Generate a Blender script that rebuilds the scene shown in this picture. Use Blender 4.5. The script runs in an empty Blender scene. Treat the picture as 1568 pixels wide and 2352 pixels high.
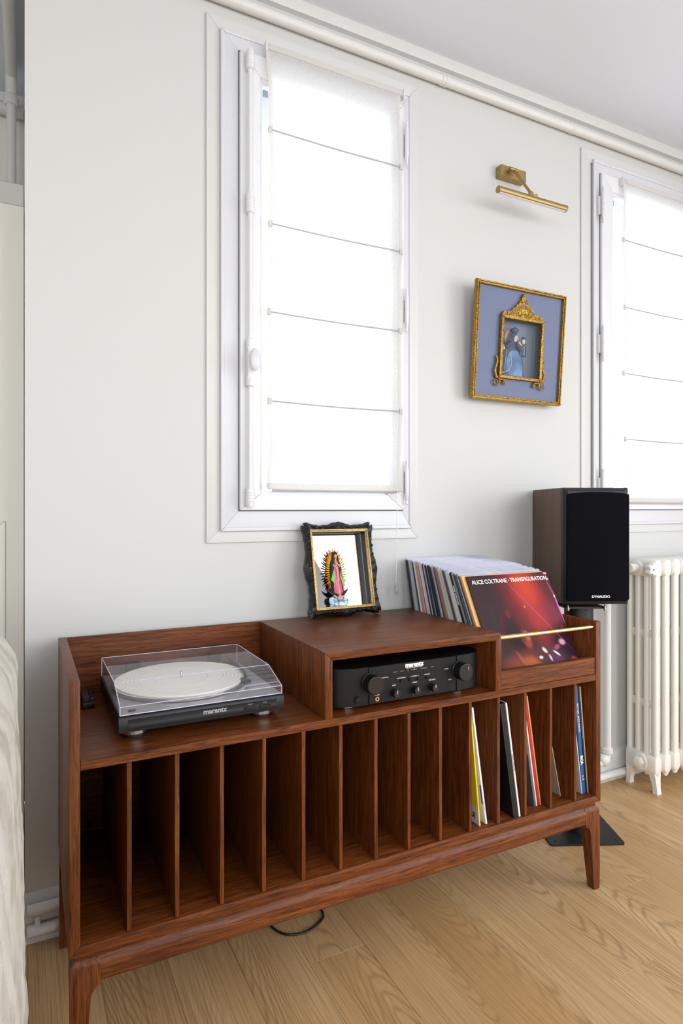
import bpy, bmesh, math, random
from mathutils import Vector, Matrix, noise as mnoise
random.seed(7)
R = math.radians
S = bpy.context.scene
COL = S.collection

# ------------------------------------------------------------------ camera
cam_d = bpy.data.cameras.new('camera')
cam = bpy.data.objects.new('camera', cam_d); COL.objects.link(cam)
cam.location = (-.0714, -1.7231, 1.0925)
cam.rotation_euler = (R(90), 0, -.46826)
cam_d.sensor_fit = 'HORIZONTAL'; cam_d.sensor_width = 36
cam_d.lens = 36 * 1437.13 / 1568
cam_d.shift_x = (784 - 787.18) / 1568
cam_d.shift_y = (1165.94 - 1176) / 1568
cam_d.clip_start = .02
S.camera = cam

# ------------------------------------------------------------------ world, daylight, exposure
wd = bpy.data.worlds.new('sky'); S.world = wd; wd.use_nodes = True
bg = wd.node_tree.nodes['Background']
bg.inputs['Color'].default_value = (.94, .97, 1, 1); bg.inputs['Strength'].default_value = 2.9
def daylight(name, loc, aim, sx, sy, power, col):
    l = bpy.data.lights.new(name, 'AREA'); l.shape = 'RECTANGLE'; l.size = sx; l.size_y = sy
    l.energy = power; l.color = col
    o = bpy.data.objects.new(name, l); COL.objects.link(o); o.location = loc
    o.rotation_euler = (Vector(aim) - Vector(loc)).to_track_quat('-Z', 'Y').to_euler()
    return o
# daylight that enters by the room's other windows (right wall and the wall behind the camera)
daylight('daylight_right_window', (3.00, -2.55, 1.40), (1.4, -1.6, 0), 1.7, 2.0, 36, (.92, .965, 1))
daylight('daylight_front_window', (1.25, -3.70, 1.65), (1.0, -1.9, 0), 1.5, 1.7, 24, (.94, .975, 1))
daylight('daylight_front_window_far', (-1.25, -3.70, 1.65), (-.45, -1.9, 0), 1.3, 1.7, 36, (.94, .975, 1))
vs = S.view_settings
vs.view_transform = 'Standard'; vs.look = 'None'; vs.gamma = 1; vs.exposure = 0.29
vs.use_curve_mapping = False
S.cycles.use_denoising = True
S.cycles.max_bounces = 8; S.cycles.diffuse_bounces = 5; S.cycles.transparent_max_bounces = 16
S.cycles.sample_clamp_indirect = 6
S.cycles.caustics_reflective = False; S.cycles.caustics_refractive = False

# ------------------------------------------------------------------ materials
def lin(r, g, b):
    f = lambda c: (c / 255 / 12.92) if c / 255 <= .04045 else ((c / 255 + .055) / 1.055) ** 2.4
    return (f(r), f(g), f(b), 1)
def newmat(name):
    m = bpy.data.materials.new(name); m.use_nodes = True
    nt = m.node_tree; return m, nt, nt.nodes['Principled BSDF']
class NT:
    """small helper around a node tree"""
    def __init__(s, nt): s.nt = nt
    def n(s, t, **k):
        nd = s.nt.nodes.new(t)
        for a, v in k.items(): setattr(nd, a, v)
        return nd
    def l(s, a, b): s.nt.links.new(a, b)
    def math(s, op, a, b=None, c=None):
        nd = s.n('ShaderNodeMath', operation=op)
        for i, v in enumerate((a, b, c)):
            if v is None: continue
            if isinstance(v, (int, float)): nd.inputs[i].default_value = v
            else: s.l(v, nd.inputs[i])
        return nd.outputs[0]
    def mix(s, fac, a, b, mode='MIX'):
        nd = s.n('ShaderNodeMix', data_type='RGBA', blend_type=mode)
        for sock, v in ((nd.inputs[0], fac), (nd.inputs[6], a), (nd.inputs[7], b)):
            if isinstance(v, (int, float)): sock.default_value = v
            elif isinstance(v, tuple): sock.default_value = v
            else: s.l(v, sock)
        return nd.outputs[2]
    def ramp(s, fac, stops):
        nd = s.n('ShaderNodeValToRGB'); cr = nd.color_ramp
        while len(cr.elements) < len(stops): cr.elements.new(.5)
        for e, (p, c) in zip(cr.elements, stops):
            e.position = p; e.color = c if isinstance(c, tuple) else (c, c, c, 1)
        s.l(fac, nd.inputs[0]); return nd.outputs[0]
    def coords(s, scale=(1, 1, 1), rnd=False):
        tc = s.n('ShaderNodeTexCoord'); v = tc.outputs['Object']
        if rnd:
            oi = s.n('ShaderNodeObjectInfo')
            ad = s.n('ShaderNodeVectorMath', operation='MULTIPLY_ADD')
            cb = s.n('ShaderNodeCombineXYZ')
            for i in range(3): s.l(oi.outputs['Random'], cb.inputs[i])
            s.l(cb.outputs[0], ad.inputs[0]); ad.inputs[1].default_value = (37.1, 53.7, 71.3); s.l(v, ad.inputs[2]); v = ad.outputs[0]
        mp = s.n('ShaderNodeMapping'); mp.inputs['Scale'].default_value = scale
        s.l(v, mp.inputs[0]); return mp.outputs[0]
    def noise(s, vec, scale=5, detail=3, rough=.5, dist=0):
        nd = s.n('ShaderNodeTexNoise'); s.l(vec, nd.inputs['Vector'])
        nd.inputs['Scale'].default_value = scale; nd.inputs['Detail'].default_value = detail
        nd.inputs['Roughness'].default_value = rough; nd.inputs['Distortion'].default_value = dist
        return nd.outputs['Fac']
    def bump(s, h, bsdf, strength=.2, dist=.001):
        nd = s.n('ShaderNodeBump'); nd.inputs['Strength'].default_value = strength; nd.inputs['Distance'].default_value = dist
        s.l(h, nd.inputs['Height']); s.l(nd.outputs[0], bsdf.inputs['Normal'])
def plain(name, col, rough=.5, metal=0, bump=0, bscale=60, spec=.5, coat=0):
    m, nt, b = newmat(name); b.inputs['Base Color'].default_value = col
    b.inputs['Roughness'].default_value = rough; b.inputs['Metallic'].default_value = metal
    b.inputs['Specular IOR Level'].default_value = spec; b.inputs['Coat Weight'].default_value = coat
    t = NT(nt); v = t.coords((1, 1, 1))
    nz = t.noise(v, bscale, 3)
    c = t.mix(t.math('MULTIPLY', nz, .12), col, tuple(x * .86 for x in col[:3]) + (1,))
    t.l(c, b.inputs['Base Color'])
    if bump: t.bump(nz, b, bump, .002)
    return m
def wood(name, axis, dark, mid, light, rough=.42, across=150, along=7, bump=.22):
    m, nt, b = newmat(name); t = NT(nt)
    sc = [across] * 3; sc[axis] = along
    sf = [across * 2.6] * 3; sf[axis] = along * 3
    v = t.coords(tuple(sc), True); vf = t.coords(tuple(sf), True)
    n1 = t.noise(v, 1, 5, .62, .6)
    c = t.ramp(n1, [(.24, dark), (.46, mid), (.76, light)])
    big = t.noise(t.coords(tuple(x * .12 for x in sc), True), 1, 2)
    c = t.mix(t.math('MULTIPLY', big, .45), c, tuple(x * .62 for x in mid[:3]) + (1,))
    n2 = t.noise(vf, 1, 3, .6)
    p = t.ramp(n2, [(.36, 1.), (.47, 0.)])
    c = t.mix(t.math('MULTIPLY', p, .6), c, tuple(x * .32 for x in dark[:3]) + (1,))
    t.l(c, b.inputs['Base Color'])
    b.inputs['Roughness'].default_value = rough; b.inputs['Specular IOR Level'].default_value = .30
    t.bump(t.math('ADD', t.math('MULTIPLY', n2, .7), t.math('MULTIPLY', n1, .3)), b, bump, .0006)
    return m
M = {}
WD, WM, WL = (.028, .0068, .0020, 1), (.130, .0328, .0066, 1), (.295, .088, .0175, 1)
for i, a in enumerate('xyz'): M['wood_' + a] = wood('stained_oak_grain_' + a, i, WD, WM, WL)
M['wood_spk'] = wood('walnut_veneer', 2, (.095, .059, .041, 1), (.145, .094, .067, 1), (.20, .132, .097, 1), .55, 90, 1.5, .08)

def oak_floor():
    m, nt, b = newmat('oak_floor'); t = NT(nt)
    oi = t.n('ShaderNodeObjectInfo'); rn = oi.outputs['Random']
    tc = t.n('ShaderNodeTexCoord'); sp = t.n('ShaderNodeSeparateXYZ'); t.l(tc.outputs['Object'], sp.inputs[0])
    r2 = t.math('FRACT', t.math('MULTIPLY', rn, 17.3)); r3 = t.math('FRACT', t.math('MULTIPLY', rn, 41.7))
    x = t.math('SUBTRACT', sp.outputs[0], t.math('MULTIPLY', t.math('SUBTRACT', r2, .5), .16))   # heart line of the board, off centre by chance
    y = t.math('MULTIPLY', sp.outputs[1], t.math('MULTIPLY_ADD', t.math('GREATER_THAN', r3, .5), 1.6, -.8))
    nb = t.noise(t.coords((9, 1.6, 1), True), 1, 2, .5); nw = t.noise(t.coords((40, 2.2, 1), True), 1, 2, .5)
    f = t.math('ADD', y, t.math('MULTIPLY', t.math('MULTIPLY', x, x), 62))
    f = t.math('ADD', f, t.math('ADD', t.math('MULTIPLY', nb, .42), t.math('MULTIPLY', nw, .05)))
    rings = t.math('SINE', t.math('MULTIPLY', f, 118))
    rings = t.math('POWER', t.math('MULTIPLY_ADD', rings, .5, .5), 3.5)
    gate = t.ramp(t.noise(t.coords((7, .9, 1), True), 1, 2), [(.38, .12), (.6, 1.)])
    rings = t.math('MULTIPLY', rings, gate)
    vf = t.coords((300, 3.2, 1), True); pf = t.noise(vf, 1, 4, .6)
    vl = t.coords((9, .8, 1), True); nl = t.noise(vl, 1, 2)
    base = t.ramp(nl, [(.3, (.50, .312, .142, 1)), (.7, (.61, .408, .212, 1))])
    base = t.mix(oi.outputs['Random'], base, t.mix(.5, base, (.45, .245, .092, 1)))
    c = t.mix(t.math('MULTIPLY', rings, .55), base, (.23, .120, .046, 1))
    p = t.ramp(pf, [(.38, 1.), (.52, 0.)])
    c = t.mix(t.math('MULTIPLY', p, .45), c, (.22, .115, .045, 1))
    # a few small dark knots
    vk = t.coords((5.2, 1.25, 1), True)
    vo = t.n('ShaderNodeTexVoronoi'); t.l(vk, vo.inputs['Vector']); vo.inputs['Scale'].default_value = 1
    k = t.ramp(vo.outputs['Distance'], [(.012, 1.), (.04, 0.)])
    c = t.mix(t.math('MULTIPLY', k, .8), c, (.04, .02, .01, 1))
    t.l(c, b.inputs['Base Color'])
    t.l(t.ramp(pf, [(.35, .5), (.6, .38)]), b.inputs['Roughness'])
    t.bump(pf, b, .12, .0006)
    return m
M['floor'] = oak_floor()

def paint(name, col, strength=.06, scale=180, rough=.6):
    m, nt, b = newmat(name); t = NT(nt)
    v = t.coords(); n = t.noise(v, scale, 4, .6); big = t.noise(v, 1.1, 2)
    t.l(t.mix(t.math('MULTIPLY', big, .2), col, tuple(x * .95 for x in col[:3]) + (1,)), b.inputs['Base Color'])
    b.inputs['Roughness'].default_value = rough
    t.bump(n, b, strength, .001)
    return m
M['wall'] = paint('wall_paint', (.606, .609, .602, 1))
M['ceiling'] = paint('ceiling_paint', (.755, .81, .90, 1), .03)
M['trim'] = paint('trim_paint', (.635, .638, .630, 1), .03, 40, .4)
M['cream'] = paint('cream_paint', (.84, .83, .77, 1), .04, 60, .5)
M['pvc'] = plain('white_window_plastic', (.74, .75, .775, 1), .32)
M['pvc_grey'] = plain('window_casing_paint', (.64, .65, .69, 1), .35)
M['rad'] = paint('thick_radiator_enamel', (.80, .785, .73, 1), .55, 70, .34)
M['pipe'] = paint('pipe_enamel', (.69, .692, .68, 1), .35, 55, .38)
M['seal'] = plain('dark_seal', (.10, .11, .13, 1), .6)
M['black'] = plain('black_plastic', (.010, .010, .012, 1), .38)
M['tt_front'] = plain('black_satin_plastic', (.008, .0085, .011, 1), .34, spec=.3)
M['amp'] = plain('black_anodised', (.0035, .0035, .0042, 1), .5, 0, .05, 400, .3)
M['knob'] = plain('knob_black_metal', (.009, .009, .010, 1), .3, .2, spec=.4)
M['knob_face'] = plain('knob_spun_face', (.05, .05, .055, 1), .30, .9)
M['hole'] = plain('deep_black', (.002, .002, .002, 1), .8)
M['steel'] = plain('brushed_steel', (.62, .60, .58, 1), .25, 1)
M['cloth_black'] = plain('speaker_grille_cloth', (.0042, .0042, .007, 1), .95, 0, .5, 900, .06)
M['spk_black'] = plain('speaker_baffle', (.012, .012, .014, 1), .5)
M['stand'] = plain('stand_black_powder', (.0075, .008, .009, 1), .5, 0, .1, 500)
M['brass'] = plain('polished_brass', (.72, .56, .22, 1), .22, 1)
M['brass_dull'] = plain('brushed_brass', (.40, .285, .115, 1), .48, 1)
M['white_print'] = plain('white_print', (.85, .85, .85, 1), .5)
M['grey_print'] = plain('grey_print', (.34, .34, .36, 1), .5)
M['vinyl_white'] = plain('cream_slipmat', (.90, .88, .82, 1), .5)
M['groove'] = plain('groove_shade', (.66, .64, .58, 1), .55)
M['deck_grey'] = plain('turntable_deck_grey', (.27, .275, .30, 1), .4)
M['acryl_edge'] = plain('acrylic_edge', (.60, .62, .76, 1), .18)
M['cord'] = plain('white_cord', (.85, .85, .84, 1), .6)
M['cable'] = plain('black_cable', (.008, .008, .008, 1), .45)
M['black_wood'] = plain('black_carved_frame', (.0075, .0075, .0085, 1), .34, 0, .9, 190)
M['lead'] = plain('white_diffuser', (.85, .86, .9, 1), .4)

def glassy(name, tint, rough=.02, refl=1.0, haze=0.0, hz=(30, 30, 30)):
    m = bpy.data.materials.new(name); m.use_nodes = True; nt = m.node_tree; nt.nodes.remove(nt.nodes['Principled BSDF'])
    t = NT(nt); out = nt.nodes['Material Output']
    tr = t.n('ShaderNodeBsdfTransparent'); tr.inputs[0].default_value = tint
    gl = t.n('ShaderNodeBsdfGlossy'); gl.inputs['Roughness'].default_value = rough
    fr = t.n('ShaderNodeFresnel'); ge = t.n('ShaderNodeNewGeometry'); t.l(t.math('MULTIPLY_ADD', ge.outputs['Backfacing'], .6667 - 1.5, 1.5), fr.inputs[0])
    mx = t.n('ShaderNodeMixShader'); t.l(t.math('MULTIPLY', fr.outputs[0], refl), mx.inputs[0])
    body = tr.outputs[0]
    if haze:
        df = t.n('ShaderNodeBsdfDiffuse'); df.inputs[0].default_value = (.72, .73, .86, 1)
        m2 = t.n('ShaderNodeMixShader')
        sc = t.noise(t.coords(hz), 3, 4, .7)
        t.l(t.math('MULTIPLY', sc, haze * 2), m2.inputs[0]); t.l(body, m2.inputs[1]); t.l(df.outputs[0], m2.inputs[2]); body = m2.outputs[0]
    t.l(body, mx.inputs[1]); t.l(gl.outputs[0], mx.inputs[2]); t.l(mx.outputs[0], out.inputs[0])
    return m
M['acryl'] = glassy('clear_acrylic', (.985, .985, 1, 1), .03, 1.0, .035)
M['pane'] = glassy('window_glass', (.97, .98, 1, 1), .01, .7)
M['film'] = glassy('plastic_record_film', (.92, .93, .95, 1), .2, .8, .42, (2, 2, 2))
M['museum_glass'] = glassy('anti_reflective_glass', (.96, .97, .98, 1), .03, .12)
M['mirror'] = plain('mirror', (.68, .69, .71, 1), .015, 1)

def fabric_blind():
    m = bpy.data.materials.new('sheer_blind_fabric'); m.use_nodes = True; nt = m.node_tree; nt.nodes.remove(nt.nodes['Principled BSDF'])
    t = NT(nt); out = nt.nodes['Material Output']
    tl = t.n('ShaderNodeBsdfTranslucent'); tl.inputs[0].default_value = (.95, .96, .97, 1)
    df = t.n('ShaderNodeBsdfDiffuse'); df.inputs[0].default_value = (.86, .86, .86, 1)
    tp = t.n('ShaderNodeBsdfTransparent')
    w = t.noise(t.coords((1, 1, .25)), 600, 2)
    a = t.n('ShaderNodeMixShader'); a.inputs[0].default_value = .42; t.l(tl.outputs[0], a.inputs[1]); t.l(df.outputs[0], a.inputs[2])
    b = t.n('ShaderNodeMixShader'); t.l(t.ramp(w, [(.35, .30), (.65, .16)]), b.inputs[0]); t.l(a.outputs[0], b.inputs[1]); t.l(tp.outputs[0], b.inputs[2])
    t.l(b.outputs[0], out.inputs[0]); return m
M['blind'] = fabric_blind()
def hem_fabric():
    m = bpy.data.materials.new('blind_hem_fabric'); m.use_nodes = True; nt = m.node_tree; nt.nodes.remove(nt.nodes['Principled BSDF'])
    t = NT(nt); out = nt.nodes['Material Output']
    tl = t.n('ShaderNodeBsdfTranslucent'); tl.inputs[0].default_value = (.90, .89, .87, 1)
    df = t.n('ShaderNodeBsdfDiffuse'); df.inputs[0].default_value = (.84, .83, .81, 1)
    a = t.n('ShaderNodeMixShader'); t.l(t.ramp(t.noise(t.coords(), 500, 2), [(.3, .40), (.7, .5)]), a.inputs[0])
    t.l(tl.outputs[0], a.inputs[1]); t.l(df.outputs[0], a.inputs[2]); t.l(a.outputs[0], out.inputs[0]); return m
M['hem'] = hem_fabric()
M['dowel'] = plain('blind_rod_grey', (.42, .42, .44, 1), .5)

def gilt():
    m, nt, b = newmat('worn_gilt'); t = NT(nt); v = t.coords()
    n = t.noise(v, 230, 5, .75, .5)
    c = t.ramp(n, [(.33, (.022, .013, .008, 1)), (.45, (.24, .13, .026, 1)), (.60, (.60, .37, .075, 1))])
    t.l(c, b.inputs['Base Color']); b.inputs['Metallic'].default_value = .75; b.inputs['Roughness'].default_value = .38
    t.bump(n, b, .55, .002); return m
M['gilt'] = gilt()
def gilt_line():
    m, nt, b = newmat('gilt_liner'); t = NT(nt); n = t.noise(t.coords((40, 40, 40)), 5, 4, .7)
    t.l(t.ramp(n, [(.3, (.16, .09, .03, 1)), (.5, (.47, .31, .10, 1))]), b.inputs['Base Color'])
    b.inputs['Metallic'].default_value = .6; b.inputs['Roughness'].default_value = .4; return m
M['gilt_line'] = gilt_line()
def speckle(name, col, dots):
    m, nt, b = newmat(name); t = NT(nt); v = t.coords()
    vo = t.n('ShaderNodeTexVoronoi'); t.l(v, vo.inputs['Vector']); vo.inputs['Scale'].default_value = 95
    k = t.ramp(vo.outputs['Distance'], [(.05, 1.), (.11, 0.)])
    n = t.noise(v, 22, 3); c = t.mix(t.math('MULTIPLY', n, .5), col, tuple(x * .78 for x in col[:3]) + (1,))
    c = t.mix(t.math('MULTIPLY', k, .75), c, dots); t.l(c, b.inputs['Base Color']); b.inputs['Roughness'].default_value = .6
    return m
M['blue_mat'] = speckle('speckled_lavender_blue', (.150, .180, .300, 1), (.03, .035, .07, 1))
M['niche'] = speckle('niche_grey_blue', (.155, .195, .25, 1), (.04, .055, .08, 1))
M['navy_robe'] = speckle('dark_blue_robe', (.030, .040, .100, 1), (.12, .14, .23, 1))
def gown_blue():
    m, nt, b = newmat('light_blue_gown'); t = NT(nt); v = t.coords((1, 1, .6))
    n = t.noise(v, 45, 3); f = t.noise(v, 420, 2)
    c = t.ramp(n, [(.35, (.030, .070, .19, 1)), (.55, (.085, .21, .42, 1)), (.7, (.16, .32, .52, 1))])
    t.l(t.mix(t.ramp(f, [(.58, 0.), (.68, .8)]), c, (.30, .38, .46, 1)), b.inputs['Base Color']); b.inputs['Roughness'].default_value = .6; return m
M['sky_gown'] = gown_blue()
M['pink_halo'] = plain('pink_halo', (.40, .26, .23, 1), .7)
M['skin'] = plain('painted_skin', (.62, .38, .25, 1), .5)
M['skin_pale'] = plain('painted_pale_skin', (.66, .52, .44, 1), .5)
M['bead'] = plain('cream_beads', (.62, .56, .50, 1), .5)
M['hair'] = plain('painted_dark_hair', (.03, .018, .012, 1), .5)
M['green_mantle'] = speckle('dark_green_mantle', (.014, .045, .034, 1), (.55, .45, .12, 1))
M['green_in'] = plain('light_green_lining', (.26, .48, .13, 1), .5)
M['wing'] = plain('dark_wing', (.06, .05, .05, 1), .6)
def gown_rose():
    m, nt, b = newmat('rose_gown'); t = NT(nt)
    n = t.noise(t.coords((260, 260, 25)), 1, 3)
    t.l(t.ramp(n, [(.35, (.52, .02, .06, 1)), (.6, (.75, .26, .34, 1))]), b.inputs['Base Color']); b.inputs['Roughness'].default_value = .45; return m
M['rose'] = gown_rose()
def cloud_paint():
    m, nt, b = newmat('cloud_blue_white'); t = NT(nt)
    n = t.noise(t.coords(), 90, 3); t.l(t.ramp(n, [(.4, (.03, .30, .62, 1)), (.6, (.72, .82, .88, 1))]), b.inputs['Base Color']); b.inputs['Roughness'].default_value = .45; return m
M['cloud'] = cloud_paint()
def ray_paint():
    m, nt, b = newmat('ray_yellow_to_red'); t = NT(nt)
    at = t.n('ShaderNodeAttribute'); at.attribute_name = 'along'
    t.l(t.ramp(at.outputs['Fac'], [(.30, (.80, .50, .01, 1)), (.62, (.72, .16, .01, 1)), (.85, (.38, .012, .012, 1))]), b.inputs['Base Color'])
    b.inputs['Roughness'].default_value = .4; return m
M['rays'] = ray_paint()

def cover_art():
    """abstract stage-light print: red glow, dark shapes, magenta and white sparkles (coords 0..1 across the sleeve)"""
    m, nt, b = newmat('red_stage_light_print'); t = NT(nt)
    tc = t.n('ShaderNodeTexCoord'); sp = t.n('ShaderNodeSeparateXYZ'); t.l(tc.outputs['Object'], sp.inputs[0])
    L = .3125
    X = t.math('DIVIDE', sp.outputs[0], L); Z = t.math('DIVIDE', sp.outputs[2], L)
    n = t.noise(tc.outputs['Object'], 26, 4, .6); nf = t.noise(tc.outputs['Object'], 420, 2)
    c = t.mix(n, (.016, .010, .015, 1), (.055, .018, .022, 1))
    wob = t.math('MULTIPLY', t.math('SUBTRACT', n, .5), .5)
    def blob(c, cx, cz, rx, rz, rot, col, soft=.6, amt=1., wobble=.0):
        ca, sa = math.cos(R(rot)), math.sin(R(rot))
        dx = t.math('SUBTRACT', X, cx); dz = t.math('SUBTRACT', Z, cz)
        u = t.math('ADD', t.math('MULTIPLY', dx, ca / rx), t.math('MULTIPLY', dz, sa / rx))
        w = t.math('ADD', t.math('MULTIPLY', dx, -sa / rz), t.math('MULTIPLY', dz, ca / rz))
        d = t.math('SQRT', t.math('ADD', t.math('MULTIPLY', u, u), t.math('MULTIPLY', w, w)))
        if wobble: d = t.math('ADD', d, t.math('MULTIPLY', wob, wobble))
        f = t.n('ShaderNodeMapRange', interpolation_type='SMOOTHSTEP'); t.l(d, f.inputs[0])
        f.inputs[1].default_value = 1 - soft; f.inputs[2].default_value = 1 + soft * .2
        f.inputs[3].default_value = amt; f.inputs[4].default_value = 0
        return t.mix(f.outputs[0], c, col)
    c = blob(c, .66, .72, .36, .62, 12, (.26, .016, .016, 1), .95, .95, .5)
    c = blob(c, .64, .86, .20, .36, 10, (.58, .052, .026, 1), .95, .9, .4)
    c = blob(c, .70, .50, .16, .22, -20, (.40, .03, .03, 1), .9, .8, .6)
    c = blob(c, .86, .58, .13, .20, 20, (.22, .02, .05, 1), .9, .8, .8)
    c = blob(c, .90, .28, .22, .22, 0, (.030, .008, .022, 1), .7, .9, .7)
    c = blob(c, .68, .60, .012, .50, 36, (.40, .06, .14, 1), .6, .75)
    c = blob(c, .985, .60, .014, .23, 3, (.62, .13, .45, 1), .5, 1.)
    c = blob(c, .955, .86, .012, .12, 8, (.35, .04, .15, 1), .5, .9)
    # dark rounded shape with a warm lit edge, and warm drapery below
    c = blob(c, .36, .42, .165, .27, 6, (.115, .010, .014, 1), .35, 1., .5)
    c = blob(c, .33, .40, .135, .26, 6, (.022, .007, .010, 1), .6, 1., .5)
    c = blob(c, .455, .365, .060, .100, 10, (.30, .055, .030, 1), .45, 1., .4)
    c = blob(c, .475, .395, .034, .055, 10, (.62, .21, .11, 1), .8, .85, .3)
    c = blob(c, .42, .37, .020, .06, 10, (.07, .014, .012, 1), .8, .7, .5)
    c = blob(c, .30, .10, .30, .17, 12, (.24, .035, .014, 1), .7, .95, .9)
    c = blob(c, .44, .14, .13, .08, -28, (.46, .095, .02, 1), .8, .9, .9)
    c = blob(c, .34, .17, .02, .13, 28, (.44, .10, .03, 1), .8, .7, .5)
    c = blob(c, .54, .055, .19, .060, 14, (.62, .25, .03, 1), .6, 1., .9)
    c = blob(c, .53, .06, .05, .045, 14, (.90, .68, .30, 1), .8, .9, .5)
    c = blob(c, .63, .075, .05, .035, 14, (.85, .52, .16, 1), .8, .9, .5)
    c = blob(c, .76, .12, .08, .14, 22, (.10, .016, .10, 1), .7, .9, .6)
    for cx, cz, rx, rz, rot, col, a in [(.56, .665, .013, .013, 0, (.62, .20, .20, 1), .9), (.965, .925, .016, .014, 0, (.85, .62, .75, 1), 1.), (.975, .745, .013, .016, 0, (.9, .7, .75, 1), 1.),
                                       (.86, .30, .045, .035, -10, (.8, .45, .62, 1), .9), (.78, .26, .05, .025, 20, (.45, .06, .16, 1), .9), (.62, .245, .022, .04, 40, (.9, .66, .58, 1), 1.),
                                       (.66, .17, .016, .04, 14, (.7, .5, .7, 1), .95), (.55, .185, .028, .018, 0, (.85, .7, .72, 1), .95), (.75, .205, .05, .013, -40, (.9, .82, .78, 1), .95),
                                       (.77, .045, .11, .016, 10, (.85, .78, .74, 1), 1.), (.94, .13, .05, .03, -20, (.45, .05, .10, 1), .9), (.97, .07, .02, .02, 0, (.8, .6, .7, 1), .9),
                                       (.93, .42, .03, .05, 0, (.28, .03, .04, 1), .8), (.34, .61, .035, .05, 0, (.14, .02, .03, 1), .8), (.96, .985, .03, .014, 0, (.8, .4, .5, 1), .9)]:
        c = blob(c, cx, cz, rx, rz, rot, col, .6, a)
    c = t.mix(t.math('MULTIPLY', nf, .22), c, (0, 0, 0, 1))
    t.l(c, b.inputs['Base Color']); b.inputs['Roughness'].default_value = .5; b.inputs['Specular IOR Level'].default_value = .2
    return m
M['cover'] = cover_art()

def chenille():
    m, nt, b = newmat('cream_pile_fabric'); t = NT(nt)
    v = t.coords((1, 1, 1)); n = t.noise(v, 150, 5, .75); big = t.noise(v, 7, 3, .6, 1.2)
    w = t.n('ShaderNodeTexWave', wave_type='BANDS', bands_direction='DIAGONAL'); t.l(v, w.inputs[0]); w.inputs['Scale'].default_value = 5.5; w.inputs['Distortion'].default_value = 9; w.inputs['Detail'].default_value = 3
    h = t.math('ADD', t.math('MULTIPLY', w.outputs['Fac'], .5), t.math('MULTIPLY', n, .6))
    t.l(t.ramp(t.math('MULTIPLY_ADD', big, .6, t.math('MULTIPLY', h, .4)), [(.32, (.44, .38, .295, 1)), (.52, (.69, .65, .575, 1)), (.72, (.80, .78, .725, 1))]), b.inputs['Base Color'])
    b.inputs['Roughness'].default_value = .95; b.inputs['Sheen Weight'].default_value = .4
    t.bump(h, b, .9, .012); return m
M['sofa'] = chenille()

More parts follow.
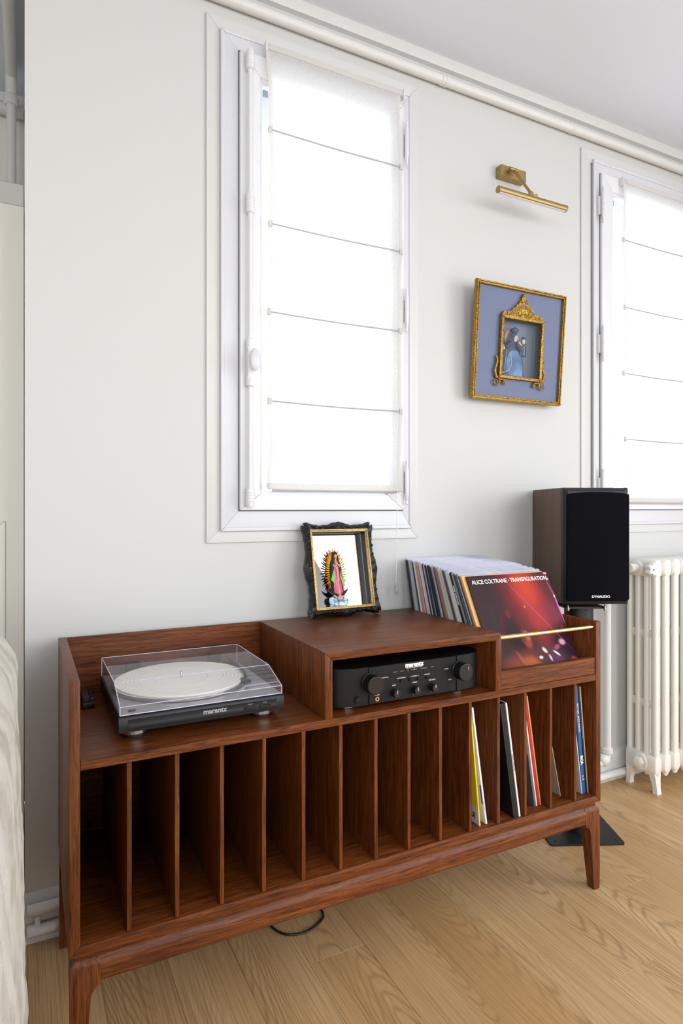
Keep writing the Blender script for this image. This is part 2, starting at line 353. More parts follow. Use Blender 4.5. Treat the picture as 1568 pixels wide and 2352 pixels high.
# ------------------------------------------------------------------ mesh helpers
class B:
    def __init__(s): s.bm = bmesh.new()
    def _new(s, vs, fs):
        vv = [s.bm.verts.new(v) for v in vs]
        for f in fs:
            try: s.bm.faces.new([vv[i] for i in f])
            except ValueError: pass
        return vv
    def box(s, x0, x1, y0, y1, z0, z1, bev=0, seg=1):
        t = bmesh.new()
        vs = [t.verts.new((x, y, z)) for x in (x0, x1) for y in (y0, y1) for z in (z0, z1)]
        for f in ((0, 1, 3, 2), (4, 6, 7, 5), (0, 4, 5, 1), (2, 3, 7, 6), (0, 2, 6, 4), (1, 5, 7, 3)): t.faces.new([vs[i] for i in f])
        bmesh.ops.recalc_face_normals(t, faces=t.faces)
        if bev: bmesh.ops.bevel(t, geom=list(t.edges), offset=bev, segments=seg, affect='EDGES', profile=.5)
        s.merge(t); return s
    def merge(s, t, mat=None):
        t.verts.ensure_lookup_table(); mp = {}
        for v in t.verts: mp[v] = s.bm.verts.new(mat @ v.co if mat else v.co)
        for f in t.faces:
            try: s.bm.faces.new([mp[v] for v in f.verts])
            except ValueError: pass
        t.free(); return s
    def rings(s, rings, cap=True, closed=False):
        rr = [[s.bm.verts.new(p) for p in r] for r in rings]; n = len(rr[0])
        k = len(rr)
        for i in range(k if closed else k - 1):
            a, b = rr[i], rr[(i + 1) % k]
            for j in range(n):
                try: s.bm.faces.new((a[j], a[(j + 1) % n], b[(j + 1) % n], b[j]))
                except ValueError: pass
        if cap and not closed:
            for r in (rr[0][::-1], rr[-1]):
                try: s.bm.faces.new(r)
                except ValueError: pass
        return s
    def cyl(s, p0, p1, r0, r1=None, n=20):
        return s.sweep([p0, p1], [r0, r0 if r1 is None else r1], n)
    def sweep(s, pts, r, n=10, closed=False):
        pts = [Vector(p) for p in pts]; k = len(pts)
        rs = r if isinstance(r, (list, tuple)) else [r] * k
        out = []; up = None
        for i in range(k):
            if closed: d = (pts[(i + 1) % k] - pts[i - 1]).normalized()
            else: d = (pts[min(i + 1, k - 1)] - pts[max(i - 1, 0)]).normalized()
            if up is None: up = Vector((0, 0, 1)) if abs(d.z) < .9 else Vector((1, 0, 0))
            a = d.cross(up).normalized(); up = a.cross(d).normalized()
            out.append([pts[i] + (a * math.cos(q) + up * math.sin(q)) * rs[i] for q in [2 * math.pi * j / n for j in range(n)]])
        return s.rings(out, True, closed)
    def lathe(s, prof, c=(0, 0, 0), n=28, axis='z', sx=1, sy=1):
        out = []
        for r, h in prof:
            ring = []
            for j in range(n):
                q = 2 * math.pi * j / n; a, b = r * math.cos(q) * sx, r * math.sin(q) * sy
                p = {'z': (a, b, h), 'y': (a, h, b), 'x': (h, a, b)}[axis]
                ring.append((p[0] + c[0], p[1] + c[1], p[2] + c[2]))
            out.append(ring)
        return s.rings(out)
    def ball(s, c, rx, ry=None, rz=None, n=14, m=9):
        ry = rx if ry is None else ry; rz = rx if rz is None else rz
        out = []
        for i in range(1, m):
            ph = math.pi * i / m
            out.append([(c[0] + rx * math.sin(ph) * math.cos(2 * math.pi * j / n), c[1] + ry * math.sin(ph) * math.sin(2 * math.pi * j / n), c[2] - rz * math.cos(ph)) for j in range(n)])
        return s.rings(out)
    def prism(s, poly, a0, a1, plane='xz', bev=0):
        """poly in a plane, pushed out along the third axis from a0 to a1"""
        def P(p, h):
            return {'xz': (p[0], h, p[1]), 'xy': (p[0], p[1], h), 'yz': (h, p[0], p[1])}[plane]
        t = bmesh.new()
        lo = [t.verts.new(P(p, a0)) for p in poly]; hi = [t.verts.new(P(p, a1)) for p in poly]; n = len(poly)
        t.faces.new(lo); t.faces.new(hi[::-1])
        for j in range(n): t.faces.new((lo[j], hi[j], hi[(j + 1) % n], lo[(j + 1) % n]))
        bmesh.ops.recalc_face_normals(t, faces=t.faces)
        if bev: bmesh.ops.bevel(t, geom=list(t.edges), offset=bev, segments=2, affect='EDGES', profile=.5)
        return s.merge(t)
    def frame(s, x0, x1, z0, z1, w, y0, y1, bev=0):
        """mitred rectangular frame in the xz plane (w = (left, right, bottom, top) or a number)"""
        l, r, b, tp = w if isinstance(w, tuple) else (w,) * 4
        o = [(x0, z0), (x1, z0), (x1, z1), (x0, z1)]; i = [(x0 + l, z0 + b), (x1 - r, z0 + b), (x1 - r, z1 - tp), (x0 + l, z1 - tp)]
        for k in range(4):
            s.prism([o[k], o[(k + 1) % 4], i[(k + 1) % 4], i[k]], y0, y1, 'xz', bev)
        return s
    def xf(s, m): bmesh.ops.transform(s.bm, matrix=m, verts=s.bm.verts); return s
    def mesh(s, name, mat, flat=False):
        bmesh.ops.recalc_face_normals(s.bm, faces=s.bm.faces)
        for f in s.bm.faces: f.smooth = not flat
        for e in s.bm.edges:
            if len(e.link_faces) == 2 and e.calc_face_angle(0) > .62: e.smooth = False
        me = bpy.data.meshes.new(name); s.bm.to_mesh(me); s.bm.free()
        for m in (mat if isinstance(mat, list) else [mat]): me.materials.append(m)
        return me
    def build(s, name, mat, parent=None, loc=None, rot=None, label=None):
        return link(name, s.mesh(name, mat), parent, loc, rot, label)
def link(name, me, parent=None, loc=None, rot=None, label=None):
    o = bpy.data.objects.new(name, me); COL.objects.link(o)
    if parent: o.parent = parent
    if loc: o.location = loc
    if rot: o.rotation_euler = rot
    if label: o['label'] = label
    return o
def tag(o, label, cat, group=None):
    o['label'] = label; o['category'] = cat
    if group: o['group'] = group
    return o
def thing(name, label, cat, loc=(0, 0, 0), rot=(0, 0, 0), group=None):
    o = bpy.data.objects.new(name, None); COL.objects.link(o); o.location = loc; o.rotation_euler = rot
    o.empty_display_size = .05
    return tag(o, label, cat, group)
def struct(o): o['kind'] = 'structure'; return o
def sempty(name, loc=(0, 0, 0)):
    o = bpy.data.objects.new(name, None); COL.objects.link(o); o.location = loc; o.empty_display_size = .05
    return struct(o)
def text(name, body, size, mat, parent, loc, rot=(R(90), 0, 0), align='CENTER', bold=0, sx=1, space=1, extr=.0002, shear=0):
    cu = bpy.data.curves.new('text', 'FONT'); cu.body = body; cu.size = size; cu.align_x = align; cu.align_y = 'CENTER'
    cu.offset = bold; cu.extrude = extr; cu.space_character = space; cu.shear = shear; cu.resolution_u = 3
    ob = bpy.data.objects.new('text', cu); COL.objects.link(ob)
    me = bpy.data.meshes.new_from_object(ob.evaluated_get(bpy.context.evaluated_depsgraph_get()))
    bpy.data.objects.remove(ob); bpy.data.curves.remove(cu)
    me.name = name; me.transform(Matrix.Diagonal((sx, 1, 1, 1))); me.materials.clear(); me.materials.append(mat)
    return link(name, me, parent, loc, rot)
def spline(pts, k=6):
    pts = [Vector(p) for p in pts]; out = []
    for i in range(len(pts) - 1):
        p0, p1, p2, p3 = pts[max(i - 1, 0)], pts[i], pts[i + 1], pts[min(i + 2, len(pts) - 1)]
        for j in range(k):
            u = j / k
            out.append(.5 * ((2 * p1) + (p2 - p0) * u + (2 * p0 - 5 * p1 + 4 * p2 - p3) * u * u + (3 * p1 - p0 - 3 * p2 + p3) * u ** 3))
    return out + [pts[-1]]

# ------------------------------------------------------------------ room shell
WY, ZC = .045, 2.625            # wall face, ceiling height
XL, XR, YF, YR = -2.6, 3.5, -4.2, .90   # left wall, right wall, wall behind camera, recess back wall
def wall_with_holes(name, x0, x1, y0, y1, holes, mat):
    """wall in the xz plane, holes = [(xa, xb, za, zb)] sorted by x"""
    b = B(); x = x0
    for xa, xb, za, zb in holes:
        b.box(x, xa, y0, y1, 0, ZC); b.box(xa, xb, y0, y1, 0, za); b.box(xa, xb, y0, y1, zb, ZC); x = xb
    b.box(x, x1, y0, y1, 0, ZC)
    bmesh.ops.remove_doubles(b.bm, verts=b.bm.verts, dist=1e-5)
    return struct(b.build(name, mat))
W1H, W2H = (.505, 1.012, 1.115, 2.385), (1.984, 2.488, 1.115, 2.385)
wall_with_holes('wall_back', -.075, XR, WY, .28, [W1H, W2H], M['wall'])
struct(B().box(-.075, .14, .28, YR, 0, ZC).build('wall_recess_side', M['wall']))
struct(B().box(XL, -.075, YR, YR + .1, 0, ZC).build('wall_recess', M['cream']))
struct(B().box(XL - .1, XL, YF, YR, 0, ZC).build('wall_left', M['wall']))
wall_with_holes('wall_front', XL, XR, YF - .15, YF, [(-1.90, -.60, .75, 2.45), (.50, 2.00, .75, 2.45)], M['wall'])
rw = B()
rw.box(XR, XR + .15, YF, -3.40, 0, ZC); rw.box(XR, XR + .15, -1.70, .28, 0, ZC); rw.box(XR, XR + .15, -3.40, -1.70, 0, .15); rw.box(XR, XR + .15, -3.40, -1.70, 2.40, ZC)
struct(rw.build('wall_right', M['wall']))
struct(B().box(XL, XR, YF, YR, ZC, ZC + .1).build('ceiling', M['ceiling']))
# simple frames of the windows out of view
for i, (p, a, c, d) in enumerate([('y', -1.90, -.60, YF), ('y', .50, 2.00, YF), ('x', -3.40, -1.70, XR)]):
    za, zb = (.75, 2.45) if p == 'y' else (.15, 2.40)
    b = B().frame(a, c, za, zb, .06, -.09, -.03).box((a + c) / 2 - .04, (a + c) / 2 + .04, -.09, -.03, za + .06, zb - .06)
    o = struct(b.build('window_%d' % (i + 3), M['pvc']))
    if p == 'y': o.location = (0, d, 0)
    else: o.rotation_euler = (0, 0, R(90)); o.location = (d + .02, 0, 0)

# floor: slab and oak planks laid away from the window wall
floor = struct(B().box(XL, XR, YF, YR, -.03, -.0125).build('floor', M['floor']))
PW, P0 = .1503, .2323
pl_mesh = {}
def plank(x, y0, y1):
    L = round(y1 - y0, 3)
    if L not in pl_mesh: pl_mesh[L] = B().box(-PW / 2 + .0001, PW / 2 - .0001, -L / 2 + .0001, L / 2 - .0001, -.012, 0, .0005).mesh('plank', M['floor'])
    o = link('plank', pl_mesh[L], floor, (x, (y0 + y1) / 2, 0))
joints = {2: -.350, 6: -.713, 8: -.481, 4: -1.20, 7: -1.35, 5: -.98, 3: -1.62, 1: -.95, 0: -1.5, 9: -1.05, 10: -.62, 11: -1.3}
for k in range(-4, 19):
    xa = P0 + PW * k
    j = joints.get(k, -.5 - ((k * 37) % 11) * .1)
    x = xa + PW / 2
    far = YR if xa + PW < -.075 else WY
    if xa < -.075 < xa + PW: far = WY
    ys = [far]
    y = j
    while y > -3.0:
        if far - y > .15 or len(ys) > 1: ys.append(y)
        y -= 1.55
    ys.append(-3.0)
    for a, b_ in zip(ys[:-1], ys[1:]): plank(x, b_, a)

# cornice, skirting
struct(B().prism([(WY, ZC), (.020, ZC), (.020, ZC - .012), (.028, ZC - .030), (WY, ZC - .032)], -.075, XR, 'yz').build('trim_1', M['trim']))
sk = B().prism([(WY, 0), (.0275, 0), (.0275, .108), (.033, .116), (WY, .120)], -.075, XR, 'yz')
struct(sk.build('baseboard_back', M['trim']))
struct(B().box(XL, -.075, YR - .015, YR, 0, .1).build('baseboard_recess', M['cream']))

# recess on the left: tall white cupboard front, shelf beam, pipes
cup = thing('built_in_cupboard', 'tall plain white built-in cupboard in the recess behind the sofa', 'cupboard', (-.65, .33, 0))
B().box(-.55, .5735, 0, .26, 0, 1.966).build('body', M['cream'], cup)
cd = B().box(-.545, .5730, -.02, -.001, .02, 1.964, .002).build('door', M['cream'], cup)
B().frame(-.46, .525, .18, 1.055, .022, -.028, -.0201, .002).build('panel_moulding', M['cream'], cd)
tag(B().box(XL + .02, -.078, .70, .895, 2.128, 2.208, .004).build('boxed_beam', M['cream']), 'cream boxed beam across the recess above the white cupboard', 'beam')
rp = thing('recess_pipe', 'white heating pipe running up the recess and along its ceiling', 'pipe', (-.118, .74, 0))
b = B().sweep([(0, 0, 2.10), (0, 0, 2.52)], .016, 14); b.build('riser', M['pipe'], rp)
B().sweep(spline([(0, 0, 2.52), (0, -.01, 2.575), (0, -.06, 2.595), (0, -.5, 2.597), (0, -1.6, 2.598)], 5), .019, 14).build('ceiling_run', M['pipe'], rp)
B().lathe([(.020, 2.490), (.024, 2.494), (.024, 2.52), (.020, 2.526)]).build('collar', M['pipe'], rp)
cp = B().sweep([(XL + .05, .872, 2.55), (-.08, .872, 2.55)], .024, 14)
cp.lathe([(.027, -.02), (.027, .02)], (-.20, .872, 2.55), 14, 'x')
tag(cp.build('recess_ceiling_pipe', M['pipe']), 'thick white pipe under the ceiling at the back of the recess', 'pipe')

# ceiling pipe along the window wall
pp = thing('ceiling_pipe', 'white painted pipe running along the wall just below the ceiling cornice', 'pipe', (0, .026, 2.549))
b = B().sweep([(-.07, 0, 0), (XR - .02, 0, 0)], .0165, 14); b.build('pipe_run', M['pipe'], pp)
for x in (1.19, 1.205, 1.80):
    B().lathe([(.0163, -.006), (.0186, -.003), (.0186, .003), (.0163, .006)], (x, 0, 0), 18, 'x').build('collar', M['pipe'], pp)

# pipes along the skirting
p1 = thing('heating_pipe', 'white heating pipe running behind the cabinet and up to the radiator valve', 'pipe', (0, 0, 0))
path = [(-.07, .0118, .092), (1.88, .0118, .092)] + spline([(1.88, .0118, .092), (1.94, .006, .096), (1.962, .0, .118), (1.963, 0, .15)], 4)[1:] + [(1.963, 0, .82)] + spline([(1.963, 0, .82), (1.966, -.004, .845), (1.985, -.016, .858), (2.012, -.035, .860)], 4)[1:]
B().sweep(path, .0140, 14).build('pipe_run', M['pipe'], p1)
B().lathe([(.0155, .128), (.021, .132), (.021, .150), (.0155, .154)], (1.963, 0, 0), 18).build('collar', M['pipe'], p1)
B().ball((1.950, .004, .104), .026, .022, .026).build('elbow', M['pipe'], p1)
p2 = thing('floor_pipe', 'lower white heating pipe lying along the foot of the wall', 'pipe', (0, 0, 0))
B().sweep([(-.07, .0122, .040), (1.0, .0122, .038), (2.9, .0122, .030)], .0145, 14).build('pipe_run', M['pipe'], p2)
B().box(-.052, -.040, .006, .0270, .030, .0765, .002).build('pipe_clip', M['pipe'], p2)

# ------------------------------------------------------------------ windows
def window(name, xo0, xo1, xc0, xc1, xs0, xs1, hole, hinge_side):
    w = sempty(name, (xs0, WY, 1.085))
    loc = (-xs0, -WY, -1.085)
    B().frame(xo0, xo1, .991, 2.503, .05, .038, WY, .0015).build('outer_trim', M['trim'], w, loc)
    c = B().frame(xc0, xc1, 1.03, 2.460, (xs0 - xc0 + .012, xc1 - xs1 + .012, .067, .058), .030, WY, .0015)
    c.frame(xc0 - .006, xc1 + .006, 1.024, 2.466, .012, .026, .0375, .003); c.build('casing', M['pvc_grey'], w, loc)
    B().frame(xs0 - .003, xs1 + .003, 1.082, 2.4166, .012, .0285, .0302).build('seal', M['seal'], w, loc)
    s = B().frame(xs0, xs1, 1.085, 2.4136, (.062, .062, .048, .062), .018, .072, .003)
    s.frame(xs0 + .060, xs1 - .060, 1.131, 2.3536, .010, .026, .062, .002)
    sa = s.build('sash', M['pvc'], w, loc)
    B().box(xs0 + .068, xs1 - .068, .046, .050, 1.139, 2.345).build('glass_pane', M['pane'], w, loc)
    hx = xs1 + .004 if hinge_side == 'R' else xs0 - .004
    for z in (1.174, 1.739, 2.285):
        prof = [(.001, -.0725), (.004, -.070), (.0048, -.066), (.003, -.060), (.0052, -.056), (.0060, -.046), (.0072, -.043), (.0072, -.0008), (.0064, -.0005), (.0064, .0005), (.0072, .0008),
                (.0072, .043), (.0060, .046), (.0052, .056), (.003, .060), (.0048, .066), (.004, .070), (.001, .0725)]
        h = B().lathe(prof, (hx, .009, z), 14)
        sgn = 1 if hinge_side == 'R' else -1
        h.box(min(hx, hx + sgn * .013), max(hx, hx + sgn * .013), .020, .0295, z - .036, z + .036, .001)
        h.box(hx - .004, hx + .004, .010, .0175, z - .036, z + .036, .001)
        h.build('hinge', M['pvc'], w, loc)
    return w, loc
w1, l1 = window('window_1', .385, 1.1025, .430, 1.066, .4785, 1.0347, W1H, 'R')
w2, l2 = window('window_2', 1.864, 2.592, 1.926, 2.562, 1.956, 2.5125, W2H, 'L')
# cremone bolt of window 1
X, Y = .503, .0035
cr = B().cyl((X, Y, 1.135), (X, Y, 2.365), .0070, None, 14).build('cremone_rod', M['pvc'], w1, l1)
def cap(zl, zh, name, open_up):
    pr = [(.0075, zl), (.0115, zl + .003), (.0125, (zl + zh) / 2), (.0120, zh - .012), (.0100, zh)] if open_up else [(.0100, zl), (.0120, zl + .012), (.0125, (zl + zh) / 2), (.0115, zh - .003), (.0075, zh)]
    b = B().lathe(pr, (X, Y, 0), 18)
    for k in range(4): b.lathe([(.0128, -.002), (.0136, 0), (.0128, .002)], (X, Y, zl + (zh - zl) * (.3 + .15 * k)), 18)
    b.box(X - .010, X + .010, Y + .004, .0178, zl, zh, .002)
    b.build(name, M['pvc'], w1, l1)
cap(2.352, 2.409, 'cremone_cap', True); cap(1.939, 2.000, 'cremone_guide', True); cap(1.095, 1.150, 'cremone_cap', False)
b = B().box(X - .010, X + .012, -.008, .0175, 1.462, 1.555, .004, 2)
b.lathe([(.010, 1.545), (.0125, 1.55), (.0120, 1.575), (.009, 1.578)], (X, Y, 0), 18); b.lathe([(.009, 1.440), (.0120, 1.443), (.0125, 1.468), (.010, 1.472)], (X, Y, 0), 18)
kb = b.build('cremone_box', M['pvc'], w1, l1)
b = B().lathe([(.0055, -.008), (.0055, -.022)], (X + .004, 0, 1.510), 12, 'y')
b.ball((X + .004, -.030, 1.512), .017, .0085, .033, 20, 12); b.build('cremone_knob', plain('knob_plastic', (.66, .66, .71, 1), .3), w1, l1)
for w_, l_, xx in ((w1, l1, .556), (w2, l2, 2.036)):
    B().box(xx, xx + .016, .0435, .0455, 2.315, 2.335).build('glass_label', plain('pane_label_blue', (.30, .36, .52, 1), .4), w_, l_)

# ------------------------------------------------------------------ blinds
def blind(label, x0, x1, z0, z1, dz, yb, seed, cordside, label_c):
    t = thing('roman_blind', label, 'blind', (x0, yb, z0))
    rnd = random.Random(seed); nx, nz = 14, 60
    levels = [z0] + dz + [z1]
    def bulge(z):
        for a, b_ in zip(levels[:-1], levels[1:]):
            if a <= z <= b_: return math.sin(math.pi * (z - a) / (b_ - a))
        return 0
    dx = {}
    for z in levels: dx[z] = rnd.uniform(-.008, .006)
    def shift(z):
        for a, b_ in zip(levels[:-1], levels[1:]):
            if a <= z <= b_:
                u = (z - a) / (b_ - a); return dx[a] * (1 - u) + dx[b_] * u
        return 0
    b = B(); rows = []
    for i in range(nz + 1):
        z = z0 + (z1 - z0) * i / nz; row = []
        for j in range(nx + 1):
            u = j / nx; x = x0 + (x1 - x0) * u + shift(z)
            edge = abs(2 * u - 1) ** 4
            wob = mnoise.noise(Vector((seed, z * 9, u > .5))) * .006 * edge
            y = yb - bulge(z) * (.004 + .004 * mnoise.noise(Vector((u * 3, z * 4, seed)))) - edge * .004 * mnoise.noise(Vector((u * 2, z * 12, seed + 4)))
            row.append(b.bm.verts.new((x + wob - bulge(z) * .004 * edge * (1 if u > .5 else -1), y, z)))
        rows.append(row)
    edges = {0: [v.co.copy() for v in [r[0] for r in rows]], 1: [v.co.copy() for v in [r[-1] for r in rows]]}
    for i in range(nz):
        for j in range(nx): b.bm.faces.new((rows[i][j], rows[i][j + 1], rows[i + 1][j + 1], rows[i + 1][j]))
    loc = (-x0, -yb, -z0)
    b.build('fabric', M['blind'], t, loc)
    for s in (0, 1):
        h = B(); sg = 1 if s == 0 else -1
        h.rings([[p + Vector((-sg * .001, -.0012, 0)), p + Vector((sg * .010, -.0012, 0)), p + Vector((sg * .010, .0012, 0)), p + Vector((-sg * .001, .0012, 0))] for p in edges[s]])
        h.build('side_hem', M['hem'], t, loc)
    for z in dz:
        pts = [(x0 + .006 + shift(z), yb - .0035, z), ((x0 + x1) / 2, yb - .0035, z - .003), (x1 - .006 + shift(z), yb - .0035, z)]
        B().sweep(spline(pts, 6), .0024, 8).build('batten', M['dowel'], t, loc)
        for xx in (x0 + shift(z), x1 + shift(z) - .006): B().box(xx - .003, xx + .009, yb - .0065, yb + .003, z - .009, z + .009, .001).build('batten_pocket', M['hem'], t, loc)
    B().box(x0 - .004, x1 + .004, yb - .005, yb + .004, z0 - .006, z0 + .013, .002).build('bottom_hem', M['hem'], t, loc)
    B().sweep([(x0 + .01, yb - .0003, z0 - .0085), (x1 - .01, yb - .0003, z0 - .0085)], .0026, 8).build('bottom_bar', M['dowel'], t, loc)
    B().box(x0 - .004, x1 + .004, yb - .006, yb + .006, z1 - .004, z1 + .014, .002).build('top_rail', M['hem'], t, loc)
    for xx in (x0 - .010, x1 + .005): B().box(xx, xx + .005, yb - .007, yb + .0125, z1 - .012, z1 + .020, .001).build('rail_end', M['pvc'], t, loc)
    return t, loc
bl1, bo1 = blind('sheer white roman blind on the window beside the brass picture light', .560, 1.0155, 1.151, 2.432, [1.404, 1.664, 1.922, 2.196], .0045, 3, 1, '')
bl2, bo2 = blind('sheer white roman blind on the window above the radiator', 2.062, 2.500, 1.119, 2.395, [1.367, 1.630, 1.894, 2.163], .0045, 8, 0, '')
cx_ = .992
B().sweep(spline([(cx_ + .004, -.001, 1.150), (cx_, -.005, 1.03), (cx_ - .002, -.005, .93), (cx_ - .003, -.005, .850)], 4), .0011, 6).build('pull_cord', M['cord'], bl1, bo1)
B().lathe([(.0022, .812), (.0045, .815), (.0045, .838), (.002, .846)], (cx_ - .0005, -.005, 0), 12).ball((cx_ - .007, -.005, .838), .004).build('cord_pull', glassy('clear_plastic_pull', (.8, .82, .84, 1), .1, 1, .25), bl1, bo1)
# ------------------------------------------------------------------ record cabinet
W, D, T = 1.4, .4534, .0189
ZT, ZS, ZSB, ZB, ZBI = .766, .6157, .5978, .2496, .268
BL, BR = .5263, 1.0344
cab = thing('record_cabinet', 'reddish-brown wooden record cabinet with slotted bays on tapered legs', 'cabinet', (0, 0, 0))
F = -D
bv = .0012
# side panels mitred to the bottom panel at the front
B().prism([(0, ZB), (T, ZBI), (T, ZT), (0, ZT)], F, 0, 'xz', bv).build('side_panel', M['wood_z'], cab)
B().prism([(W, ZB), (W - T, ZBI), (W - T, ZT), (W, ZT)], F, 0, 'xz', bv).build('side_panel', M['wood_z'], cab)
B().prism([(0.0003, ZB), (W - .0003, ZB), (W - T - .0003, ZBI), (T + .0003, ZBI)], F, 0, 'xz', bv).build('bottom_panel', M['wood_x'], cab)
B().box(T + .0002, W - T - .0002, F + .0003, -.012, ZSB, ZS, bv).build('shelf', M['wood_x'], cab)
B().box(T + .0002, W - T - .0002, -.0118, -.001, ZBI + .0003, ZT - .0005, .0006).build('back_panel', M['wood_x'], cab)
DC = [.0152 + .0921 * (i + 1) for i in range(14)]
dm = B().box(-.0046, .0046, F + .004, -.0122, ZBI + .0003, ZSB - .0003, .0008).mesh('divider', M['wood_z'])
for x in DC: link('divider', dm, cab, (x, 0, 0))
# amplifier box: two mitred sides and a top
zi = ZT - T
B().prism([(BL, ZS + .0002), (BL + T, ZS + .0002), (BL + T, zi), (BL, ZT)], F + .0002, -.012, 'xz', bv).build('box_side', M['wood_z'], cab)
B().prism([(BR, ZS + .0002), (BR - T, ZS + .0002), (BR - T, zi), (BR, ZT)], F + .0002, -.012, 'xz', bv).build('box_side', M['wood_z'], cab)
B().prism([(BL + .0003, ZT), (BR - .0003, ZT), (BR - T - .0003, zi), (BL + T + .0003, zi)], F + .0002, -.012, 'xz', bv).build('box_top', M['wood_x'], cab)
# record bin: front lip and brass rail
B().box(BR + .0003, W - T - .0003, F + .003, F + .020, ZS + .0002, .664, bv).build('bin_lip', M['wood_x'], cab)
B().sweep([(BR - .001, -.4415, .750), (W - T + .001, -.4415, .750)], .0062, 18).build('rail', M['brass'], cab, label='polished brass rail across the front of the record bin')
# plinth and legs
B().box(.010, W - .010, F + .010, -.010, .2362, ZB - .0002).build('plinth', M['wood_x'], cab)
RZ0, RZ1 = .187, .236
prof = [(F + .024, RZ0), (F + .0045, RZ0 + .004), (F + .0015, RZ0 + .008), (F + .0015, RZ1 - .014), (F + .003, RZ1 - .009), (F + .011, RZ1), (F + .030, RZ1), (F + .030, RZ0)]
B().prism(prof, .0555, W - .0555, 'yz').build('front_rail', M['wood_x'], cab)
B().box(.0555, W - .0555, -.034, -.006, RZ0, RZ1, .003).build('back_rail', M['wood_x'], cab)
for x in (.004, W - .030): B().box(x, x + .026, F + .056, -.056, RZ0, RZ1, .003).build('side_rail', M['wood_y'], cab)
def leg(sx, sy):
    """tapered leg, outer corner upright, inner faces tapering, curved shoulder into the rail"""
    def prof_w(z):
        w = .0235 + (.0365 - .0235) * min(1, z / .17)
        if z > .165: w = .0365 + (.0545 - .0365) * min(1, (z - .165) / .022) ** 2.4
        return w
    zz = [0, .06, .12, .165, .170, .175, .179, .183, .187, .2225, .2295, .236]
    rings = []
    for z in zz:
        w = prof_w(z) if z <= .187 else .0545
        o = 0 if z <= .2225 else (.002 if z < .235 else .008)
        rings.append([(o, o, z), (w, o, z), (w, w, z), (o, w, z)])
    b = B().rings(rings)
    t = b.bm
    bmesh.ops.bevel(t, geom=[e for e in t.edges if abs(e.verts[0].co.z - e.verts[1].co.z) > .003 and e.verts[0].co.x < .01 and e.verts[0].co.y < .01], offset=.0015, segments=2, affect='EDGES')
    b.xf(Matrix.Diagonal((sx, sy, 1, 1)))
    return b
for sx, sy, x, y in ((1, 1, .0015, F + .0015), (-1, 1, W - .0015, F + .0015), (1, -1, .0015, -.003), (-1, -1, W - .0015, -.003)):
    leg(sx, sy).build('leg', M['wood_z'], cab, (x, y, 0))

# ------------------------------------------------------------------ turntable
tt = thing('turntable', 'black record player with clear dust cover on the cabinet shelf', 'turntable', (.0944, -.3929, ZS + .0004))
w, d = .3552, .346
hb0, hb1 = .0195, .0545
b = B().box(0, w, .0015, d, hb0, hb1, .002); pl = b.build('plinth', M['tt_front'], tt)
# front fascia with stepped recess band
B().prism([(-.0045, hb0 + .002), (.0015, hb0), (.0015, hb1 - .002), (-.002, hb1 - .002), (-.0045, hb1 - .006)], 0, w, 'yz', 0).build('fascia', M['tt_front'], tt)
B().prism([(-.0062, hb0 + .0075), (-.0046, hb0 + .0065), (-.0046, hb0 + .027), (-.0054, hb0 + .027), (-.0054, hb0 + .016), (-.0066, hb0 + .013)], .018, w - .018, 'yz').build('fascia_band', M['tt_front'], tt)
for k, x in enumerate((.262, .296)):
    B().box(x, x + .026, -.0095, -.0046, hb0 + .0125, hb0 + .0175, .001).build('button', M['black'], tt)
    text('lettering', ('START', 'STOP')[k], .0038, M['grey_print'], tt, (x + .013, -.0057, hb0 + .0225))
text('lettering', 'marantz', .0142, M['grey_print'], tt, (.196, -.0062, hb0 + .0205), bold=.0005, sx=1.15, space=.95)
for x, y in ((.036, .046), (w - .036, .046), (.036, d - .04), (w - .036, d - .04)):
    f = B().lathe([(.024, .006), (.0272, .0065), (.0272, .0165), (.024, .017)], (x, y, 0), 28).build('foot', M['steel'], tt)
    B().lathe([(.0255, 0), (.0255, .0062)], (x, y, 0), 28).lathe([(.020, .0168), (.020, hb0 + .0005)], (x, y, 0), 28).build('foot_pad', M['black'], f)
B().box(.004, w - .004, .006, d - .008, hb1 - .001, hb1 + .0012, .0008).build('deck', M['deck_grey'], tt)
PC = (.166, .186)
pf = B().lathe([(.152, hb1 + .0012), (.156, hb1 + .003), (.156, hb1 + .010), (.153, hb1 + .0118)], (PC[0], PC[1], 0), 72).build('platter', M['steel'], tt)
b = B().lathe([(.1525, hb1 + .0118), (.1525, hb1 + .0142), (.1515, hb1 + .0150)], (PC[0], PC[1], 0), 72); mt = b.build('slipmat', M['vinyl_white'], tt)
b = B()
for r in (.062, .098, .108, .117, .126, .135, .144):
    b.rings([[(PC[0] + rr * math.cos(q), PC[1] + rr * math.sin(q), hb1 + hh) for q in [2 * math.pi * j / 72 for j in range(72)]] for rr, hh in ((r, .0150), (r + .0008, .01525), (r + .0016, .0150))], False)
b.build('groove_ring', M['groove'], mt)['kind'] = 'stuff'
B().lathe([(.0030, hb1 + .015), (.0030, hb1 + .027), (.0022, hb1 + .0285)], (PC[0], PC[1], 0), 14).build('spindle', M['steel'], tt)
ta = B().lathe([(.020, hb1 + .001), (.020, hb1 + .012), (.017, hb1 + .014)], (w - .042, d - .070, 0), 24)
ta.sweep(spline([(w - .042, d - .04, hb1 + .02), (w - .042, d - .12, hb1 + .021), (w - .046, d - .20, hb1 + .020), (w - .060, d - .255, hb1 + .018)], 5), .0035, 8)
ta.box(w - .070, w - .052, d - .275, d - .245, hb1 + .011, hb1 + .020, .002); ta.build('tonearm', M['black'], tt)
B().box(.022, .037, .018, .026, hb1 + .0012, hb1 + .0035, .001).build('speed_switch', M['black'], tt)
